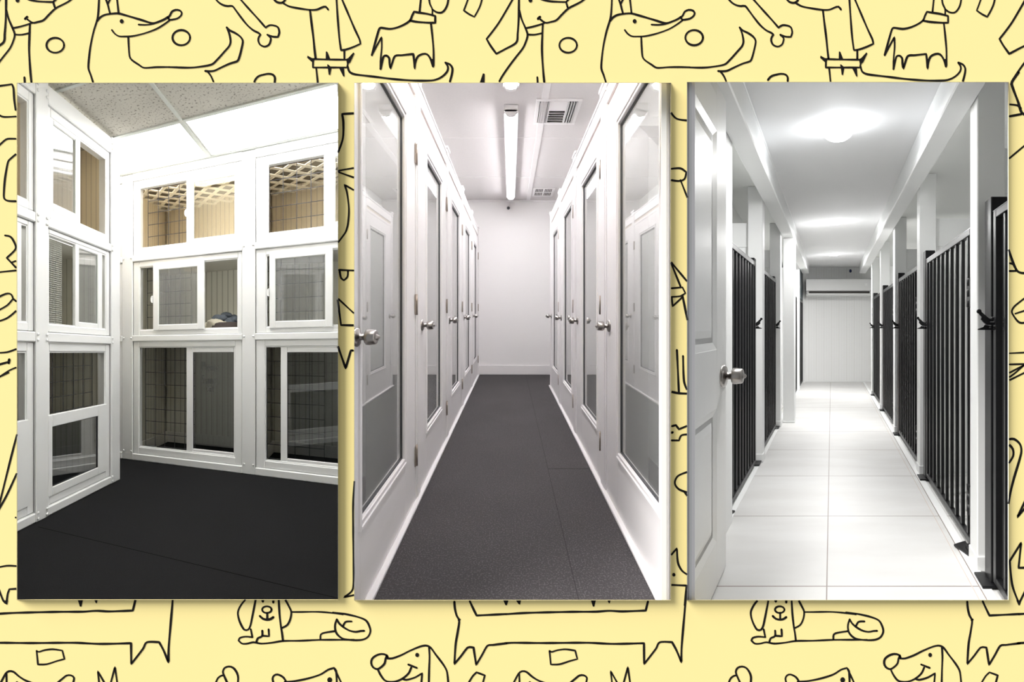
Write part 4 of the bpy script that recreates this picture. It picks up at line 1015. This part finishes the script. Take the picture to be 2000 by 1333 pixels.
copy_thing(gl, KL, 'second black barred gate on the left, before the white pillar')
copy_thing(pl, KL, 'black latch post of the left row just before the white pillar')
copy_thing(gl, R3.A @ Vector((.012, 3.38, 0)), 'far black gate seen in the slit behind the white pillar')
copy_thing(gl, R3.A @ Vector((.026, 4.46, 0)), 'farthest black gate on the left, beside the end wall')
bm = new_bm(); box(bm, -.575, -.545, 6.62, 7.40, .50, S3); tag(obj('dark_board', bm, M['curtain'], None, R3, (-.56, 7.0, .5)), 'narrow dark teal board above the farthest left gate', 'board')
for (x, y, lb) in ((.615, 1.80, 'black floor hinge plate at the foot of the large right gate'), (-.575, 2.14, 'black floor hinge plate at the foot of the large left gate')):
    s_ = 1 if x > 0 else -1
    bm = new_bm(); prism(bm, [(x-s_*.03, y+.06), (x+s_*.035, y+.09), (x+s_*.035, y-.05), (x+s_*.02, y-.05)], 2, FZ+.005, FZ+.014); box(bm, x+s_*.015, x+s_*.035, y-.01, y+.03, FZ+.014, FZ+.035, .002)
    tag(obj('floor_plate', bm, M['black'], None, R3, (x, y, FZ)), lb, 'bracket')
# open white door leaf with raised panels
DX, DY0, DY1 = -.46, YN+.005, 1.697
bs = (DX, DY1, FZ+.01); t = thing('open_door', 'white moulded door standing open at the left edge of the right opening', 'door', R3, bs)
bm = new_bm(); box(bm, DX-.036, DX-.010, DY0, DY1, FZ+.01, 1.095, .002)
for (a, b, c, d) in ((DY1-.136, DY1, FZ+.01, 1.095), (DY0, DY1-.136, -.325, -.088), (DY0, DY1-.136, .79, .93), (DY0, DY1-.136, FZ+.01, -.86)): box(bm, DX-.012, DX, a, b, c, d, .001)
obj('leaf', bm, M['door3'], t, R3, bs)
for (z0, z1) in ((-.088, .79), (-.86, -.325), (.93, 1.095)):
    bm = new_bm(); ya, yb = DY0, DY1-.136
    def ring(y0_, y1_, zz0, zz1, x): return [bm.verts.new(c) for c in ((x, y0_, zz0), (x, y1_, zz0), (x, y1_, zz1), (x, y0_, zz1))]
    rs = [ring(ya-.0, yb, z0, z1, DX-.0005), ring(ya, yb-.022, z0+.028, z1-.028, DX-.010), ring(ya, yb-.040, z0+.048, z1-.048, DX-.010), ring(ya, yb-.062, z0+.075, z1-.075, DX-.002)]
    for a, b in zip(rs, rs[1:]):
        for i in range(4):
            q = [a[i], a[(i+1) % 4], b[(i+1) % 4], b[i]]
            try: bm.faces.new(q)
            except Exception: pass
    bm.faces.new(rs[-1])
    obj('raised_panel', bm, M['door3'], t, R3, bs)
ky, kz = 1.648, -.206; K = 1.28
bm = new_bm(); lathe(bm, (DX, ky, kz), (1, 0, 0), [(.038*K, 0), (.038*K, .003), (.033*K, .009*K), (.014*K, .013*K), (.0115*K, .018*K), (.0115*K, .032*K)], 28); obj('rose', bm, M['nickel'], t, R3, bs)
bm = new_bm(); lathe(bm, (DX+.030*K, ky, kz), (1, 0, 0), [(r*K, d*K) for r, d in [(.010, 0), (.0225, .0015), (.0262, .005), (.0268, .009), (.0266, .015), (.0240, .0335), (.0238, .0338), (.0222, .0362), (.0218, .0364), (.0105, .0366), (.0104, .0366), (.0085, .041), (.0082, .0412), (.0045, .0475), (.002, .048)]], 40); obj('knob', bm, M['nickel'], t, R3, bs)
# wall unit of the air conditioner
ax0, ax1, ay, az0, az1 = -.47, .76, Y3, .565, .915
az0 = .585; bs = ((ax0+ax1)/2, ay, az0)
t = thing('air_conditioner', 'wide white wall air conditioner high on the panelled end wall', 'air conditioner', R3, bs)
bm = new_bm(); prism(bm, [(ay, az1), (ay-.20, az1), (ay-.225, az1-.02), (ay-.235, az0+.10), (ay-.20, az0+.085), (ay-.19, az0+.055), (ay-.21, az0+.045), (ay-.17, az0), (ay, az0)], 0, ax0, ax1); obj('body', bm, M['ac'], t, R3, bs)
bm = new_bm(); box(bm, ax0+.05, ax1-.05, ay-.215, ay-.15, az0+.052, az0+.088); obj('air_slot', bm, M['ventdark'], t, R3, bs)
bm = new_bm(); box(bm, ax0+.03, ax1-.03, ay-.232, ay-.19, az0+.022, az0+.050, .004); obj('flap', bm, M['ac'], t, R3, bs)
bm = new_bm(); box(bm, .62, .665, ay-.2345, ay-.20, az0+.185, az0+.235, .001); obj('display', bm, M['white3'], t, R3, bs)
bs = (.36, Y3, 1.075); t = thing('security_camera', 'tiny dark blue lensed camera above the air conditioner', 'camera', R3, bs)
bm = new_bm(); lathe(bm, (.36, Y3, 1.085), (0, -1, 0), [(.026, 0), (.026, .01), (.01, .014), (.01, .04)], 12); obj('mount', bm, M['white3'], t, R3, bs)
bm = new_bm(); blob(bm, (.36, Y3-.06, 1.075), (.026, .03, .034), 2, jit=0); obj('lens', bm, M['navy'], t, R3, bs)
# corner trim
bm = new_bm(); box(bm, -.545, -.50, Y3-.05, Y3, FZ, S3, .003); struct('trim_13', bm, M['white3'], R3, label='white corner trim at the end wall')
# round ceiling lights
for (x, y, lb) in ((.032, 2.21, 'nearest round ceiling light, glaring white'), (.045, 4.235, 'middle round ceiling light of the right corridor'), (.03, 6.10, 'farthest round ceiling light, near the end wall')):
    bs = (x, y, C3); t = thing('round_ceiling_light', lb, 'ceiling light', R3, bs, 'round ceiling lights of the right corridor')
    bm = new_bm(); lathe(bm, (x, y, C3), (0, 0, -1), [(.086, 0), (.086, .004), (.080, .006), (.078, .004)], 32); obj('light_ring', bm, M['white3'], t, R3, bs)
    ld = bpy.data.lights.new('lamp_beam', 'AREA'); ld.shape = 'DISK'; ld.size = .15; ld.energy = 24.5 if y < 3 else (38.0 if y < 5 else 52.0); ld.color = (1, .99, .975)
    lo = bpy.data.objects.new('lamp_beam', ld); COL.objects.link(lo); lo.parent = t; lo.location = (0, 0, -.10)
    lg = bpy.data.lights.new('lamp_glow', 'POINT'); lg.shadow_soft_size = .05; lg.energy = 1.5; lg.color = (.96, .98, 1)
    lo = bpy.data.objects.new('lamp_glow', lg); COL.objects.link(lo); lo.parent = t; lo.location = (0, 0, -.16)
    if y < 3:
        bm = new_bm(); lathe(bm, (x, y, C3), (0, 0, -1), [(.076, .004), (.088, .012), (.092, .028), (.086, .046), (.066, .064), (.035, .074), (.001, .077)], 32); obj('diffuser', bm, M['glare_dome_on'], t, R3, bs); continue  # dome made deeper than the other lights to imitate round glare
    bm = new_bm(); lathe(bm, (x, y, C3), (0, 0, -1), [(.082, .004), (.082, .007), (.070, .013), (.035, .017), (.001, .018)], 32); obj('diffuser', bm, M['down_on'], t, R3, bs)
